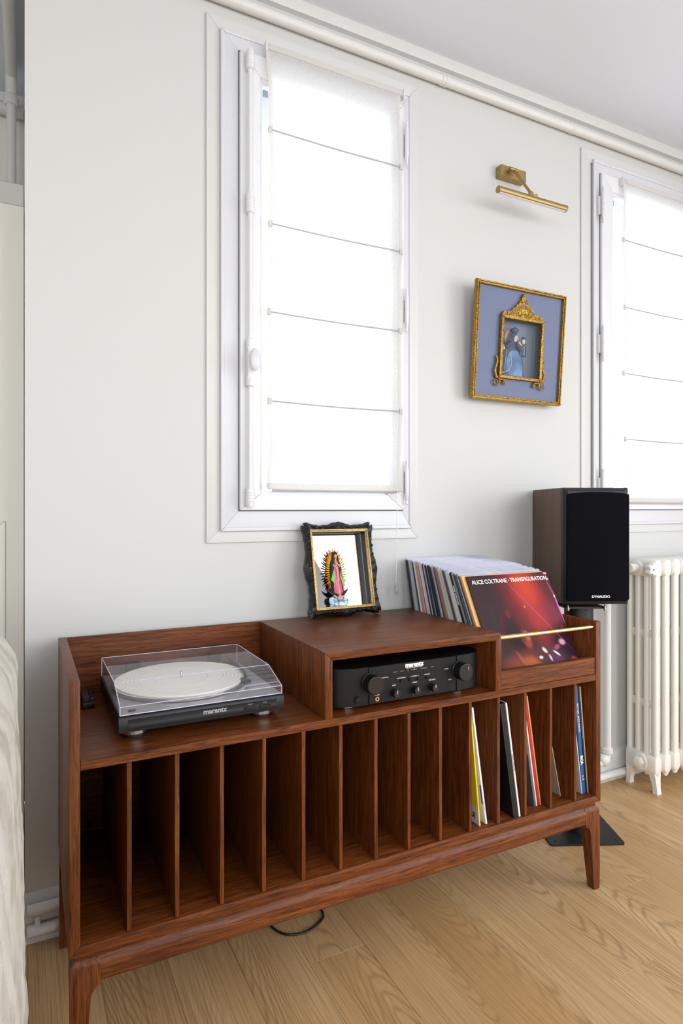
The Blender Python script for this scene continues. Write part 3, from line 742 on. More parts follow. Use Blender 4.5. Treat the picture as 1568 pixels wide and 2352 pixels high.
# dust cover: clear acrylic shell with bright cut edges
ch, zr = .0715 + hb1 - .0545, .100
c0, c1 = .003, w - .003
prof = [(.002, hb1 + .0005), (.002, hb1 + .0175), (.089, zr), (d - .006, zr), (d - .004, hb1 + .0005)]
cv = B()
for p, q in zip(prof[:-1], prof[1:]): cv._new([(c0, p[0], p[1]), (c1, p[0], p[1]), (c1, q[0], q[1]), (c0, q[0], q[1])], [(0, 1, 2, 3)])
for x in (c0, c1): cv._new([(x, p[0], p[1]) for p in prof], [tuple(range(5))])
bmesh.ops.remove_doubles(cv.bm, verts=cv.bm.verts, dist=1e-5)
dc = cv.build('dust_cover', M['acryl'], tt)
ed = B()
for x in (c0, c1): ed.sweep([(x, p[0], p[1]) for p in prof], .0011, 6)
for p in (prof[0], prof[1], prof[2], prof[3]): ed.sweep([(c0, p[0], p[1]), (c1, p[0], p[1])], .0008 if p is not prof[0] else .0011, 6)
ed.build('cover_edge', M['acryl_edge'], dc)
for x in (.06, .27): B().box(x, x + .035, d - .010, d + .004, hb1 - .02, hb1 + .028, .002).build('hinge', M['black'], tt)

# ------------------------------------------------------------------ amplifier
am = thing('amplifier', 'black stereo amplifier with round knobs inside the cabinet box', 'amplifier', (.779, -.43, ZS + .0004))
z0, z1 = .0095, .0985
B().box(-.214, .214, .035, .33, z0 + .004, z1 - .002, .002).build('case', M['amp'], am)
b = B().box(-.127, .127, 0, .034, z0, z1, .0012); fp = b.build('front_panel', M['amp'], am)
for s in (-1, 1):
    out = [(s * .1295, .0006)]
    for k in range(13):
        u = k / 12; out.append((s * (.133 + .087 * math.sin(u * math.pi / 2) ** .9), .0015 + .042 * (1 - math.cos(u * math.pi / 2)) ** 1.15))
    out += [(s * .220, .075), (s * .1295, .075)]
    B().prism(out, z0, z1, 'xy').build('cheek', M['amp'], am)
    g = B().box(s * .1282 - .0011, s * .1282 + .0011, .003, .034, z0, z1); g.build('seam', M['hole'], am)
for x in (-.165, .155):
    for y in (.045, .30):
        B().lathe([(.019, 0), (.021, .001), (.021, .008), (.019, .0096)], (x, y, 0), 24).build('foot', M['steel'] if y < .1 else M['black'], am)
def knob(x, z, r, dep, par):
    k = B().lathe([(r * 1.16, .0), (r * 1.16, -.0010), (r * 1.05, -.0011), (r, -.002), (r, -dep + .003), (r * .95, -dep + .0006), (r * .90, -dep)], (x, 0, z), 40, 'y').build('knob', M['knob'], par)
    B().lathe([(r * .90, -dep + .0001), (r * .90, -dep - .0004)], (x, 0, z), 40, 'y').build('knob_face', M['knob_face'], k)
    return k
knob(-.1225, .0605, .0225, .026, am); kk = knob(.139, .0610, .0225, .026, am)
B().box(.1445, .1465, -.0272, -.0264, .066, .075).build('pointer', M['grey_print'], kk)
for x, nm in ((-.058, 'BASS'), (.001, 'TREBLE'), (.053, 'BALANCE')):
    k = knob(x, .0300, .0100, .016, am)
    B().box(x - .0005, x + .0005, -.0170, -.0164, .0300, .0390).build('pointer', M['white_print'], k)
    text('lettering', nm, .0045, M['white_print'], am, (x, -.0003, .0470)); text('lettering', '-5     5+', .0032, M['grey_print'], am, (x, -.0003, .0180))
b = B().box(-.072, .072, -.0004, .0005, .0690, .0755, .0002); b.build('display_slot', M['hole'], am)
B().frame(-.073, .073, .0682, .0763, .0008, -.0009, .0002).build('slot_rim', M['knob'], am)
for x in (-.0375, -.0125, .012, .0375):
    B().lathe([(.0036, 0), (.0036, -.003), (.0030, -.0036)], (x, 0, .0550), 16, 'y').build('button', M['knob'], am)
text('lettering', 'marantz', .0150, M['white_print'], am, (0, -.0004, .0915), bold=.0007, sx=1.12, space=.95)
text('lettering', 'INTEGRATED AMPLIFIER PM5005', .0034, M['white_print'], am, (0, -.0003, .0845))
B().prism([(.000, .0818), (.0006, .0800), (.0022, .0795), (.0006, .0790), (0, .0772), (-.0006, .0790), (-.0022, .0795), (-.0006, .0800)], -.0005, .0005).build('star_light', M['white_print'], am)
for x, nm in ((-.055, 'PHONO'), (-.036, 'TUNER'), (-.018, 'CD'), (0, 'NETWORK'), (.028, '1-RECORDER-2'), (.054, 'MUTE')):
    text('lettering', nm, .0032, M['grey_print'], am, (x, -.0003, .0788))
for x, z, nm in ((-.0375, .0625, 'SOURCE DIRECT'), (0, .0625, 'A - SPEAKERS - B'), (.0375, .0625, 'LOUDNESS'), (-.087, .0690, 'INPUT SELECTOR'), (.096, .0690, 'VOLUME'), (-.105, .0300, 'PHONES'), (.108, .0405, 'INPUT')):
    text('lettering', nm, .0034, M['white_print'], am, (x, -.0003, z))
B().lathe([(.0026, .0006), (.0026, -.0012), (.0056, -.0012), (.0056, .0006)], (-.105, 0, .0205), 24, 'y').build('phone_socket', M['brass'], am)
B().lathe([(.0024, -.0013), (.0024, -.0010)], (-.105, 0, .0205), 16, 'y').build('socket_hole', M['hole'], am)
B().lathe([(.0045, .0006), (.0045, -.0008)], (.105, 0, .0260), 20, 'y').build('remote_sensor', M['hole'], am)
B().lathe([(.0100, .012), (.0100, .0003), (.0085, .0003), (.0082, -.0012), (.0075, -.0022)], (-.1565, 0, .0245), 28, 'y').build('power_button', M['knob'], am)

# small two-tone black plastic block on the shelf beside the turntable
sb = thing('plug_adapter', 'small black plastic adapter on the shelf beside the turntable', 'adapter', (.047, -.128, ZS + .0004))
B().box(0, .017, .004, .082, .0, .026, .004, 2).build('body', plain('scuffed_black_plastic', (.018, .018, .018, 1), .6, 0, .3, 200), sb)
B().box(.0172, .026, .006, .080, .0, .022, .003, 2).build('side_block', M['black'], sb)
B().box(-.001, .027, -.002, .0038, .0, .014, .002, 2).build('front_lip', M['black'], sb)

# ------------------------------------------------------------------ records
LS = .3125
def sleeve_mesh(th, mat, w=.3095, L=LS):
    """card sleeve: front and back board round a disc, mouth on the right, spine on the left (origin front-bottom-left, thickness to +y)"""
    b = B(); e = min(.0007, th * .3)
    b.prism([(0, 0), (w, 0), (w, e), (e * 1.5, e), (e * 1.5, th - e), (w, th - e), (w, th), (0, th)], 0, L, 'xy')
    return b.mesh('record_sleeve', mat)
def disc(parent, th, w=.3095):
    return B().lathe([(.1505, th * .36), (.1510, th * .4), (.1510, th * .6), (.1505, th * .64)], (w / 2 + .002, 0, LS / 2), 40, 'y').build('record', M['black'], parent)
def film(parent, th, w=.3095, over=.006):
    b = B(); e = .0001
    b.box(.0025, w + .003, -e, th + e, .001, LS + over)
    return b.build('plastic_cover', M['film'], parent)
def card(name, col, rough=.45):
    return plain(name, col, rough, 0, 0, 25)
spines = [  # (width in photo units, colour, words)
    (26, (20, 22, 25), 'black'), (8, (140, 142, 145), 'grey'), (34, (22, 24, 28), 'black'), (22, (190, 196, 186), 'pale green'), (22, (205, 205, 205), 'pale grey'),
    (20, (150, 172, 192), 'light blue'), (20, (184, 182, 200), 'lavender'), (16, (40, 52, 44), 'dark green'), (22, (235, 233, 228), 'white'), (24, (196, 174, 150), 'tan'),
    (20, (170, 148, 124), 'light brown'), (16, (88, 78, 72), 'brownish grey'), (16, (222, 176, 180), 'pink'), (14, (176, 128, 150), 'mauve'), (16, (176, 32, 36), 'red'),
    (38, (228, 229, 230), 'white'), (14, (196, 197, 200), 'pale grey'), (28, (50, 53, 62), 'dark slate'), (26, (202, 204, 210), 'silver grey'), (36, (36, 38, 52), 'navy'),
    (38, (38, 40, 54), 'navy'), (28, (226, 222, 212), 'cream'), (28, (36, 38, 50), 'navy'), (12, (222, 222, 218), 'white'), (28, (26, 28, 30), 'black'),
    (28, (74, 84, 112), 'slate blue'), (28, (168, 112, 78), 'copper brown'), (26, (206, 204, 200), 'pale grey'), (26, (190, 188, 186), 'grey'), (26, (214, 212, 208), 'pale grey'),
    (32, (216, 194, 120), 'yellow'), (32, (66, 76, 118), 'blue'), (24, (220, 218, 208), 'off-white'), (24, (210, 208, 198), 'off-white'), (24, (222, 219, 210), 'off-white'),
    (50, (14, 14, 15), 'black with white lettering'), (22, (100, 106, 118), 'steel grey'), (20, (150, 156, 164), 'silver grey'), (28, (58, 64, 76), 'dark slate'), (26, (66, 70, 82), 'dark slate'),
    (24, (196, 197, 202), 'silver grey'), (20, (74, 54, 52), 'dark brown'), (28, (226, 178, 108), 'orange')]
tot = sum(s[0] for s in spines)
spine_mats = {}
film_mesh = {}
yt0, yt1, yb0, yb1 = .026, -.2725, -.050, -.4190
acc = 0
rnd = random.Random(5)
for i, (pw, col, words) in enumerate(spines):
    u0 = acc / tot; u1 = (acc + pw) / tot; acc += pw
    u = u1                                           # front face of this sleeve
    yb = yb0 + (yb1 - yb0) * u; yt = yt0 + (yt1 - yt0) * u
    th_ang = math.asin((yt - yb) / LS)
    thick = (abs(yt1 - yt0) * pw / tot) * math.cos(th_ang) * .80
    if col not in spine_mats: spine_mats[col] = card('sleeve_card_%d_%d_%d' % col, lin(*col))
    x = 1.041 + rnd.uniform(-.0025, .004)
    nb = [(spines[k][2].split(' with')[0] if 0 <= k < len(spines) else None) for k in (i - 1, i + 1)]
    if i == 35: lb = 'black record sleeve with white lettering on its spine in the record bin'
    elif nb[0] is None: lb = 'black record sleeve resting on the wall at the back of the record bin'
    elif nb[1] is None: lb = 'orange record sleeve right behind the red titled one in the record bin'
    else: lb = '%s record spine between %s and %s ones in the record bin' % (words, nb[0], nb[1])
    sl = tag(link('record_sleeve', sleeve_mesh(thick, spine_mats[col])), lb, 'record', 'records in the cabinet bin')
    dz_ = .0010 + (thick + .0004) * math.sin(th_ang)
    sl.location = (x, yb + dz_ * math.tan(th_ang), ZS + dz_); sl.rotation_euler = (-th_ang, 0, 0)
    sl.rotation_euler.y = R(rnd.uniform(-.10, .10))
    disc(sl, thick)
    if i not in (35, len(spines) - 1): film(sl, thick, over=rnd.uniform(.003, .006))
    if i == 35:
        text('lettering', 'oscar peterson', thick * .95, M['white_print'], sl, (-.0004, thick * .5, .243), (0, R(90), R(180)), bold=.0005, extr=.0002).rotation_euler = (R(90), R(90), R(-90))
    if words == 'cream':
        text('lettering', 'JAZZ   AT THE PLAZA   VOL. II', thick * .75, M['black'], sl, (-.0009, thick * .5, .20), (R(90), R(90), R(-90)), extr=.0002)
# front sleeve, its cover print facing out
fy_t, fy_b = -.277, -.424
fa = math.asin((fy_t - fy_b) / LS)
fs = tag(link('record_sleeve', sleeve_mesh(.0035, [M['cover']], .3085)), 'red and black album sleeve with white title at the front of the record bin', 'record', 'records in the cabinet bin')
fs.location = (1.0555, fy_b - .001, ZS + .0010 + .0036 * math.sin(fa)); fs.rotation_euler = (-fa, 0, 0)
disc(fs, .0035, .3085)
text('lettering', 'ALICE COLTRANE · TRANSFIGURATION', .0180, M['white_print'], fs, (.157, -.0003, .2925), sx=.925, bold=.0002, space=.96, extr=.0001)

# records leaning in the lower bays: (bay index of the divider on the left, front-bottom x, front y, thickness, colour, label)
BOT = ZBI + .0006
def lean(div, xb, yf, th, col, label, extra=None, topx=None, sq=.3125, matl=None):
    """sleeve standing on its edge, spine facing out, leaning left until its top meets the divider (or topx)"""
    xd = (DC[div] + .0046) if topx is None else topx
    a = math.asin(max(0, (xb - xd - th - .0014)) / sq)
    m = matl or card('card_' + label[:18].replace(' ', '_'), col)
    b = B(); e = min(.0006, th * .3)
    # thickness to -x, spine at y = 0 facing the room, mouth at the back
    b.prism([(0, 0), (-th, 0), (-th, sq), (-th + e, sq), (-th + e, e * 1.5), (-e, e * 1.5), (-e, sq), (0, sq)], 0, sq, 'xy')
    o = tag(b.build('record_sleeve', m), label, 'record', 'records in the lower bays')
    o.location = (xb, yf, BOT + .0004 + (th + .0008) * math.sin(a)); o.rotation_euler = (0, -a, 0)
    B().lathe([(.150, -th * .36), (.151, -th * .4), (.151, -th * .6), (.150, -th * .64)], (0, sq / 2, sq / 2), 36, 'x').build('record', M['black'], o)
    return o, a
def face_disc(o, th, y, z, r, mat, name):
    B().lathe([(r, -th - .0004), (r, -th + .0001)], (0, y, z), 30, 'x').build(name, mat, o)
# yellow and white pair
yo, a = lean(9, .9765, -.440, .0035, lin(232, 205, 30), 'yellow record sleeve with a white corner disc leaning in a lower bay')
q = [(.0005, .0005), (.052, .0005)] + [(.0005 + .052 * math.cos(t_), .0005 + .052 * math.sin(t_)) for t_ in [R(k) for k in range(8, 91, 8)]] + [(.0005, .0525)]
B().prism(q, -.0039, -.00345, 'yz').build('corner_print', card('print_pale_grey', lin(206, 204, 206)), yo)
text('lettering', 'Ui', .022, card('maroon_print', lin(70, 22, 40)), yo, (-.0041, .024, .022), (R(90), 0, R(-90)), bold=.0006)
wo, a = lean(9, .9992, -.439, .0050, lin(222, 224, 236), 'white record sleeve leaning beside the yellow one in a lower bay', topx=DC[9] + .0046 + .0065)
B().box(-.0061, -.0054, .0006, .006, .055, .105).build('corner_print', card('blue_print', lin(62, 84, 160)), wo)
text('lettering', 'long playing record', .0036, M['grey_print'], wo, (-.0027, -.0002, .05), (R(90), R(90), 0))
# black set with a white sleeve
x0 = 1.0862
for k, (th, nm) in enumerate(((.0050, 'leftmost of three black'), (.0050, 'middle of three black'), (.0055, 'right one of three black'))):
    lean(10, x0 + k * .0058, -.447, th, (.006, .006, .007, 1), '%s record sleeves leaning beside a white sleeve in a lower bay' % nm, topx=DC[10] + .0046 + k * .0058)
wo2, a = lean(10, x0 + 3 * .0058 + .0006, -.448, .0050, lin(226, 226, 228), 'white record sleeve leaning against three black ones in a lower bay', topx=DC[10] + .0046 + 3 * .0058 + .0006)
text('lettering', 'ORIGINAL  RECORDINGS', .0040, card('spine_blue', lin(60, 64, 110)), wo2, (-.0026, -.0003, .15), (R(90), R(90), 0))
# grey, white, red, orange
x0 = 1.1800
for k, (th, col, lb) in enumerate(((.0040, lin(92, 94, 98), 'dark grey record sleeve with a pale top band leaning next to a red one'), (.0040, lin(214, 214, 220), 'pale record sleeve between the dark grey and the red one in a lower bay'), (.0048, lin(208, 24, 26), 'bright red record sleeve leaning in a lower bay'), (.0042, lin(214, 150, 84), 'orange record sleeve leaning against the bright red one'))):
    o, a = lean(11, x0 + k * .0070, -.424, th, col, lb, topx=DC[11] + .0046 + k * .0070)
    if k == 0: B().box(-.0044, -.0041, .001, .3115, .150, .3115).build('pale_band', card('band_grey', lin(196, 196, 200)), o)
# thin beige sleeve set far back
bo, a = lean(12, 1.2900, -.410, .0022, lin(176, 168, 152), 'thin beige paper sleeve leaning alone in a lower bay')
for k in range(5):
    B().box(-.00235, -.0022, .02, .085 + .02 * (k % 3), .045 + .010 * k, .0475 + .010 * k).build('printed_line', M['grey_print'], bo)
text('lettering', 'LONG PLAYING', .0019, M['grey_print'], bo, (-.0011, -.0003, .16), (R(90), R(90), 0))
# blue boxed set and thin sleeves by the right side panel
x0 = 1.3552
bo2, a = lean(13, x0, -.428, .0030, lin(200, 200, 206), 'pale record sleeve leaning behind the blue box in the end bay', topx=DC[13] + .0046)
bb, a = lean(13, x0 + .0130, -.428, .0120, lin(32, 92, 146), 'blue record box with white spine lettering in the end bay', topx=DC[13] + .0046 + .0130)
text('lettering', 'RCA', .0130, M['white_print'], bb, (-.006, -.0003, .098), (R(90), R(90), 0), bold=.0008)
text('lettering', 'VICTOR  JAZZ PIANO', .0088, M['white_print'], bb, (-.006, -.0003, .222), (R(90), R(90), 0))
text('lettering', 'LSC', .0075, M['white_print'], bb, (-.006, -.0003, .050), sx=.62); text('lettering', '2143', .0075, M['white_print'], bb, (-.006, -.0003, .041), sx=.62)
bk, a = lean(13, x0 + .0172, -.430, .0038, (.010, .010, .012, 1), 'thin black record sleeve between the blue box and a beige one', topx=DC[13] + .0046 + .0258)
text('lettering', 'THE COMPLETE RECORDINGS', .0028, M['grey_print'], bk, (-.0019, -.0003, .18), (R(90), R(90), 0))
lean(13, x0 + .0212, -.431, .0036, lin(176, 158, 132), 'thin beige record sleeve nearest the side panel in the end bay', topx=DC[13] + .0046 + .0302)

# ------------------------------------------------------------------ black carved frame with mirror and figurine
fr_tilt = math.atan2(.061, .2775)
FW, FH = .240, .284
bf = thing('carved_frame', 'black carved box frame with gilt liner and mirror back on the cabinet top', 'picture frame', (.6630, -.0625, ZT + .0043), (-fr_tilt, 0, 0))
def wavy(u, side):   # outward swell of the carved edge, u in 0..1 along the side
    s = .0035 * math.cos(u * 2 * math.pi) ** 2
    for c, w_, a_ in ((.5, .09, .0065), (.42, .03, .002), (.58, .03, .002)): s += a_ * math.exp(-((u - c) / w_) ** 2)
    for c in (0.03, .97): s += .005 * math.exp(-((u - c) / .05) ** 2)
    return s - .002 * math.sin(u * 26) ** 2 * (0.2 < u < .8)
def side_pts(x0, z0, x1, z1, ix0, iz0, ix1, iz1, nx, nz, n=34):
    out = []
    for k in range(n + 1):
        u = k / n; sw = wavy(u, 0)
        if iz0 == iz1 == 0: pass
        out.append(((x0 + (x1 - x0) * u + nx * sw, z0 + (z1 - z0) * u + nz * sw), (ix0 + (ix1 - ix0) * u, iz0 + (iz1 - iz0) * u)))
    return out
mI = .0225                                            # width of the carved border
ob0, ob1, oz0, oz1 = .007, FW - .007, .0072, FH - .007
sides = [(ob0, oz0, ob1, oz0, mI, mI, FW - mI, mI, 0, -1), (ob1, oz0, ob1, oz1, FW - mI, mI, FW - mI, FH - mI, 1, 0), (ob1, oz1, ob0, oz1, FW - mI, FH - mI, mI, FH - mI, 0, 1), (ob0, oz1, ob0, oz0, mI, FH - mI, mI, mI, -1, 0)]
for sd in sides:
    b = B(); ring = []
    for (o_, i_) in side_pts(*sd):
        mid = ((o_[0] * .55 + i_[0] * .45), (o_[1] * .55 + i_[1] * .45))
        k = len(ring)
        hgt = .0085 + .0022 * math.sin(k * 1.9) + .0015 * math.sin(k * .7)
        # never dip below the table line
        ring.append([(o_[0], .016, max(o_[1], .0002)), (o_[0], .004, max(o_[1], .0002)), (mid[0], .004 - hgt, max(mid[1], .003)), ((mid[0] + i_[0]) / 2, .003 - hgt * .5, (mid[1] + i_[1]) / 2), (i_[0], 0.001, i_[1]), (i_[0], .016, i_[1])])
    b.rings(ring); b.build('carved_border', M['black_wood'], bf)
# small scrolls at corners and middles
def scroll(b, cx, cz, r, s=1, ph=0, y=-.006, rad=.0018, ax='xz'):
    pts = []
    for k in range(26):
        q = ph + s * k / 25 * 2 * math.pi * 1.4; rr = r * (1 - .8 * k / 25)
        pts.append((cx + rr * math.cos(q), y, cz + rr * math.sin(q)))
    b.sweep(pts, [rad * (1 - .4 * k / 25) for k in range(26)], 6)
SCR = [(x_, .2685) for x_ in (.016, .046, .077, .108, .132, .163, .194, .224)] + [(x_, .0155) for x_ in (.016, .046, .077, .108, .132, .163, .194, .224)]
SCR += [(x_, z_) for x_ in (.0150, .2250) for z_ in (.045, .073, .101, .130, .154, .183, .211, .240)]
for k_, (cx, cz) in enumerate(SCR):
    sc_ = B(); scroll(sc_, cx, cz, .0050, 1 if k_ % 2 else -1, R(90 * (k_ % 3)), -.0048, .0020); sc_.build('scroll', M['black_wood'], bf)
g = B().frame(mI - .001, FW - mI + .001, mI - .001, FH - mI + .001, .0045, -.0035, .006, .001)
g.frame(mI + .0032, FW - mI - .0032, mI + .0032, FH - mI - .0032, .0038, -.0008, .006, .0008)
g.build('gilt_liner', M['gilt_line'], bf)
DB = .042
i0 = mI + .0055
b = B()
for x_ in (i0 - .006, FW - i0): b.box(x_, x_ + .006, .0062, DB, i0 - .006, FH - i0 + .006)
b.box(i0, FW - i0, .0062, DB, i0 - .006, i0); b.box(i0, FW - i0, .0062, DB, FH - i0, FH - i0 + .006)
b.build('box_side', plain('black_card', (.009, .009, .0095, 1), .6), bf)
B().box(i0, FW - i0, DB - .006, DB - .004, i0, FH - i0).build('mirror', M['mirror'], bf)
B().box(i0 - .006, FW - i0 + .006, DB - .0035, DB, i0 - .006, FH - i0 + .006).build('backing', M['black'], bf)
B().frame(i0 + .0001, FW - i0 - .0001, i0 + .0001, FH - i0 - .0001, .0007, DB - .0075, DB - .0062).build('mirror_edge', M['white_print'], bf)

# figurine: praying robed figure with rays, moon and cloud
# its own tilt follows the frame floor it stands on
Mf = Matrix.Translation((.6630, -.0625, ZT + .0043)) @ Matrix.Rotation(-fr_tilt, 4, 'X') @ Matrix.Translation((.104, .0205, i0 + .0002)) @ Matrix.Diagonal((1.14, 1, 1.14, 1))
fg = thing('figurine', 'painted praying figure in rose gown and green cloak amid golden red-tipped rays', 'figurine')
fg.matrix_world = Mf
SC = 1.0
b = B()
for k in range(16):
    q = k * 2.4; rr = .006 + .0014 * k
    b.ball((rr * math.cos(q) * 1.0, .003 * math.sin(q), .010 + .012 * ((k * 5) % 7) / 7), .010 - .0002 * k, .007, .010, 10, 6)
b.lathe([(.022, 0), (.026, .003), (.022, .012), (.012, .020)], (0, 0, 0), 20, 'z', 1, .5)
b.build('cloud_base', M['cloud'], fg)
B().ball((0.002, -.012, .022), .0085, .006, .0075).ball((.002, -.013, .0305), .0042, .004, .0045).sweep([(-.007, -.012, .024), (-.015, -.011, .031)], [.003, .002], 8).sweep([(.011, -.012, .024), (.018, -.011, .030)], [.003, .002], 8).build('angel', M['skin'], fg)
mp = []
for k in range(17):
    q = R(205 + 130 * k / 16); mp.append((.033 * math.cos(q), -.006, .058 + .026 * math.sin(q)))
B().sweep(mp, [.0008 + .0055 * math.sin(math.pi * k / 16) for k in range(17)], 8).build('moon', M['black'], fg)
gown = [(.0135, .033), (.0155, .038), (.0130, .055), (.0108, .075), (.0090, .095), (.0100, .108), (.0085, .118), (.004, .124)]
b = B(); rings_ = []
for r, h in gown:
    rings_.append([((r + .0010 * math.sin(9 * q) * (1 - (h - .033) / .1)) * math.cos(q) + .0015, (r * .62) * math.sin(q) - .004, h) for q in [2 * math.pi * j / 40 for j in range(40)]])
b.rings(rings_); b.build('gown', M['rose'], fg)
b = B(); rings_ = []
for r, h, fwd in ((.0165, .036, .55), (.0185, .060, .5), (.0180, .080, .42), (.0165, .100, .35), (.0140, .115, .3), (.0098, .124, .28), (.0085, .132, .28), (.0082, .140, .3), (.0060, .1465, .3)):
    a0, a1 = R(-90 + 62 * fwd * 1.6), R(270 - 62 * fwd * 1.6)
    outer = [(r * math.cos(a0 + (a1 - a0) * j / 22) + .001, r * .72 * math.sin(a0 + (a1 - a0) * j / 22) - .003, h) for j in range(23)]
    inner = [((r - .0015) * math.cos(a0 + (a1 - a0) * j / 22) + .001, (r - .0015) * .72 * math.sin(a0 + (a1 - a0) * j / 22) - .003, h) for j in range(22, -1, -1)]
    rings_.append(outer + inner)
b.rings(rings_); b.build('mantle', M['green_mantle'], fg)
b = B()
b.prism([(-.0190, .072), (-.0085, .100), (-.0065, .080), (-.0100, .060)], -.0125, -.0112); b.prism([(.0215, .064), (.0110, .103), (.0085, .080), (.0150, .050)], -.0120, -.0107)
b.build('mantle_lining', M['green_in'], fg)
b = B().ball((.0012, -.0085, .1335), .0050, .0047, .0066, 14, 9); b.ball((.0012, -.0130, .1330), .0008, .0012, .0012, 8, 5)
b.sweep([(.0012, -.0065, .120), (.0012, -.0072, .129)], .0026, 8)
b.build('head', M['skin'], fg)
B().ball((.0012, -.0060, .1365), .0062, .0052, .0068, 14, 9).sweep([(-.0048, -.0088, .136), (-.0058, -.0098, .124)], .0017, 6).sweep([(.0072, -.0088, .136), (.0078, -.0098, .124)], .0017, 6).build('hair', M['hair'], fg)
b = B()
for s in (-1, 1):
    b.sweep(spline([(.0012 + s * .0085, -.0085, .112), (.0012 + s * .0075, -.0135, .106), (.0012 + s * .0015, -.0160, .1115)], 4), [.0026, .0025, .0024, .0023, .0022, .0020, .0018, .0016, .0015], 8)
    b.sweep([(.0012 + s * .0009, -.0160, .1105), (.0012 + s * .0006, -.0158, .1185)], [.0014, .0006], 8)
b.build('hands', M['skin'], fg)
b = B()
for s in (-1, 1): b.ball((.0012 + s * .0018, -.0131, .1342), .0006, .0004, .0005, 6, 4)
b.ball((.0012, -.0128, .1300), .0010, .0005, .0004, 6, 4).build('face', M['hair'], fg)['kind'] = 'stuff'
# rays with a 'along' value for the yellow-to-red paint
ry = bmesh.new(); lay = ry.verts.layers.float.new('along')
NR = 46
for k in range(NR):
    q = R(-72 + 324 * k / (NR - 1)); cxr, czr = .001, .092
    ca, sa = math.cos(q), math.sin(q)
    L1 = (.0375 if k % 2 else .0335); ex, ez = L1 * .97, L1 * 1.86
    ax_, az_ = .0165, .040
    ptsr = []
    p0 = Vector((cxr + ax_ * ca, .003, czr + az_ * sa)); p1 = Vector((cxr + ex * ca, .002, czr + ez * sa))
    dv = (p1 - p0).normalized(); nv = Vector((-dv.z, 0, dv.x)) * .0021
    for (P, wv, al) in ((p0, 1, 0.), (p0.lerp(p1, .62), .80, .62), (p1, .05, 1.)):
        ptsr.append([ry.verts.new(P + nv * wv + Vector((0, 0, 0))), ry.verts.new(P + Vector((0, -.0016 * wv, 0))), ry.verts.new(P - nv * wv), ry.verts.new(P + Vector((0, .0008 * wv, 0)))])
        for v in ptsr[-1]: v[lay] = al
    for a_, c_ in zip(ptsr[:-1], ptsr[1:]):
        for j in range(4): ry.faces.new((a_[j], a_[(j + 1) % 4], c_[(j + 1) % 4], c_[j]))
    ry.faces.new(ptsr[0][::-1]); ry.faces.new(ptsr[-1])
bmesh.ops.recalc_face_normals(ry, faces=ry.faces)
rm = bpy.data.meshes.new('rays'); ry.to_mesh(rm); ry.free(); rm.materials.append(M['rays']); link('rays', rm, fg)['kind'] = 'stuff'

# ------------------------------------------------------------------ blue shadow-box picture on the wall
PWd, PHt = .415, .404
lean_f = math.atan2(.030, .4025)
pc = thing('shadow_box_picture', 'gilt framed lavender-blue shadow-box picture of a robed figure on the wall', 'picture', (1.2950, 0.0, 1.4715), (lean_f, 0, 0))
BK = .0435
b = B().frame(0, PWd, 0, PHt, .0150, -.002, .013, .003)
b.frame(.002, PWd - .002, .002, PHt - .002, .005, -.006, .0, .0015); b.frame(.010, PWd - .010, .010, PHt - .010, .004, -.005, .0, .0012)
b.build('outer_frame', M['gilt'], pc)
nx0, nx1, nz0, nz1 = .122, .298, .088, .288        # niche opening
b = B(); y0, y1 = .006, .0095
b.box(.012, nx0, y0, y1, .012, PHt - .012); b.box(nx1, PWd - .012, y0, y1, .012, PHt - .012); b.box(nx0, nx1, y0, y1, .012, nz0); b.box(nx0, nx1, y0, y1, nz1, PHt - .012)
b.build('mat_board', M['blue_mat'], pc)
B().frame(nx0 - .011, nx1 + .011, nz0 - .010, nz1 + .010, .012, -.010, .0058, .0025).build('inner_frame', M['gilt'], pc)
nd = .040
b = B()
for x_ in (nx0 - .003, nx1): b.box(x_, x_ + .003, .0097, nd, nz0 - .003, nz1 + .003)
b.box(nx0, nx1, .0097, nd, nz0 - .003, nz0); b.box(nx0, nx1, .0097, nd, nz1, nz1 + .003); b.box(nx0 - .003, nx1 + .003, nd, nd + .002, nz0 - .003, nz1 + .003)
b.build('niche_box', M['niche'], pc)
# crest above the inner frame
cxm = (nx0 + nx1) / 2
outl = [(-.094, 0), (-.094, .012), (-.088, .019), (-.076, .021), (-.066, .021), (-.054, .026), (-.045, .036), (-.036, .040), (-.031, .048), (-.023, .052), (-.018, .063), (-.011, .067), (-.010, .075), (-.006, .083), (0, .091)]
poly = [(cxm + x, nz1 + .002 + z) for x, z in outl] + [(cxm - x, nz1 + .002 + z) for x, z in outl[::-1][1:]]
cr_ = B().prism(poly, -.006, .0058, 'xz').build('crest', M['gilt'], pc)
b = B()
for s in (-1, 1):
    for dx, dz, r in ((.078, .012, .008), (.060, .013, .007), (.044, .022, .009), (.026, .035, .009), (.012, .060, .006), (.028, .014, .008), (.012, .014, .006), (.012, .042, .006)):
        scroll(b, cxm + s * dx, nz1 + .002 + dz, r, s, R(90), -.0065, .0018)
b.ball((cxm, -.0065, nz1 + .086), .005, .003, .006)
b.build('crest_scrolls', M['gilt'], cr_)['kind'] = 'stuff'
B().ball((cxm, -.0062, nz1 + .047), .005, .002, .009).build('crest_jewel', M['niche'], cr_)
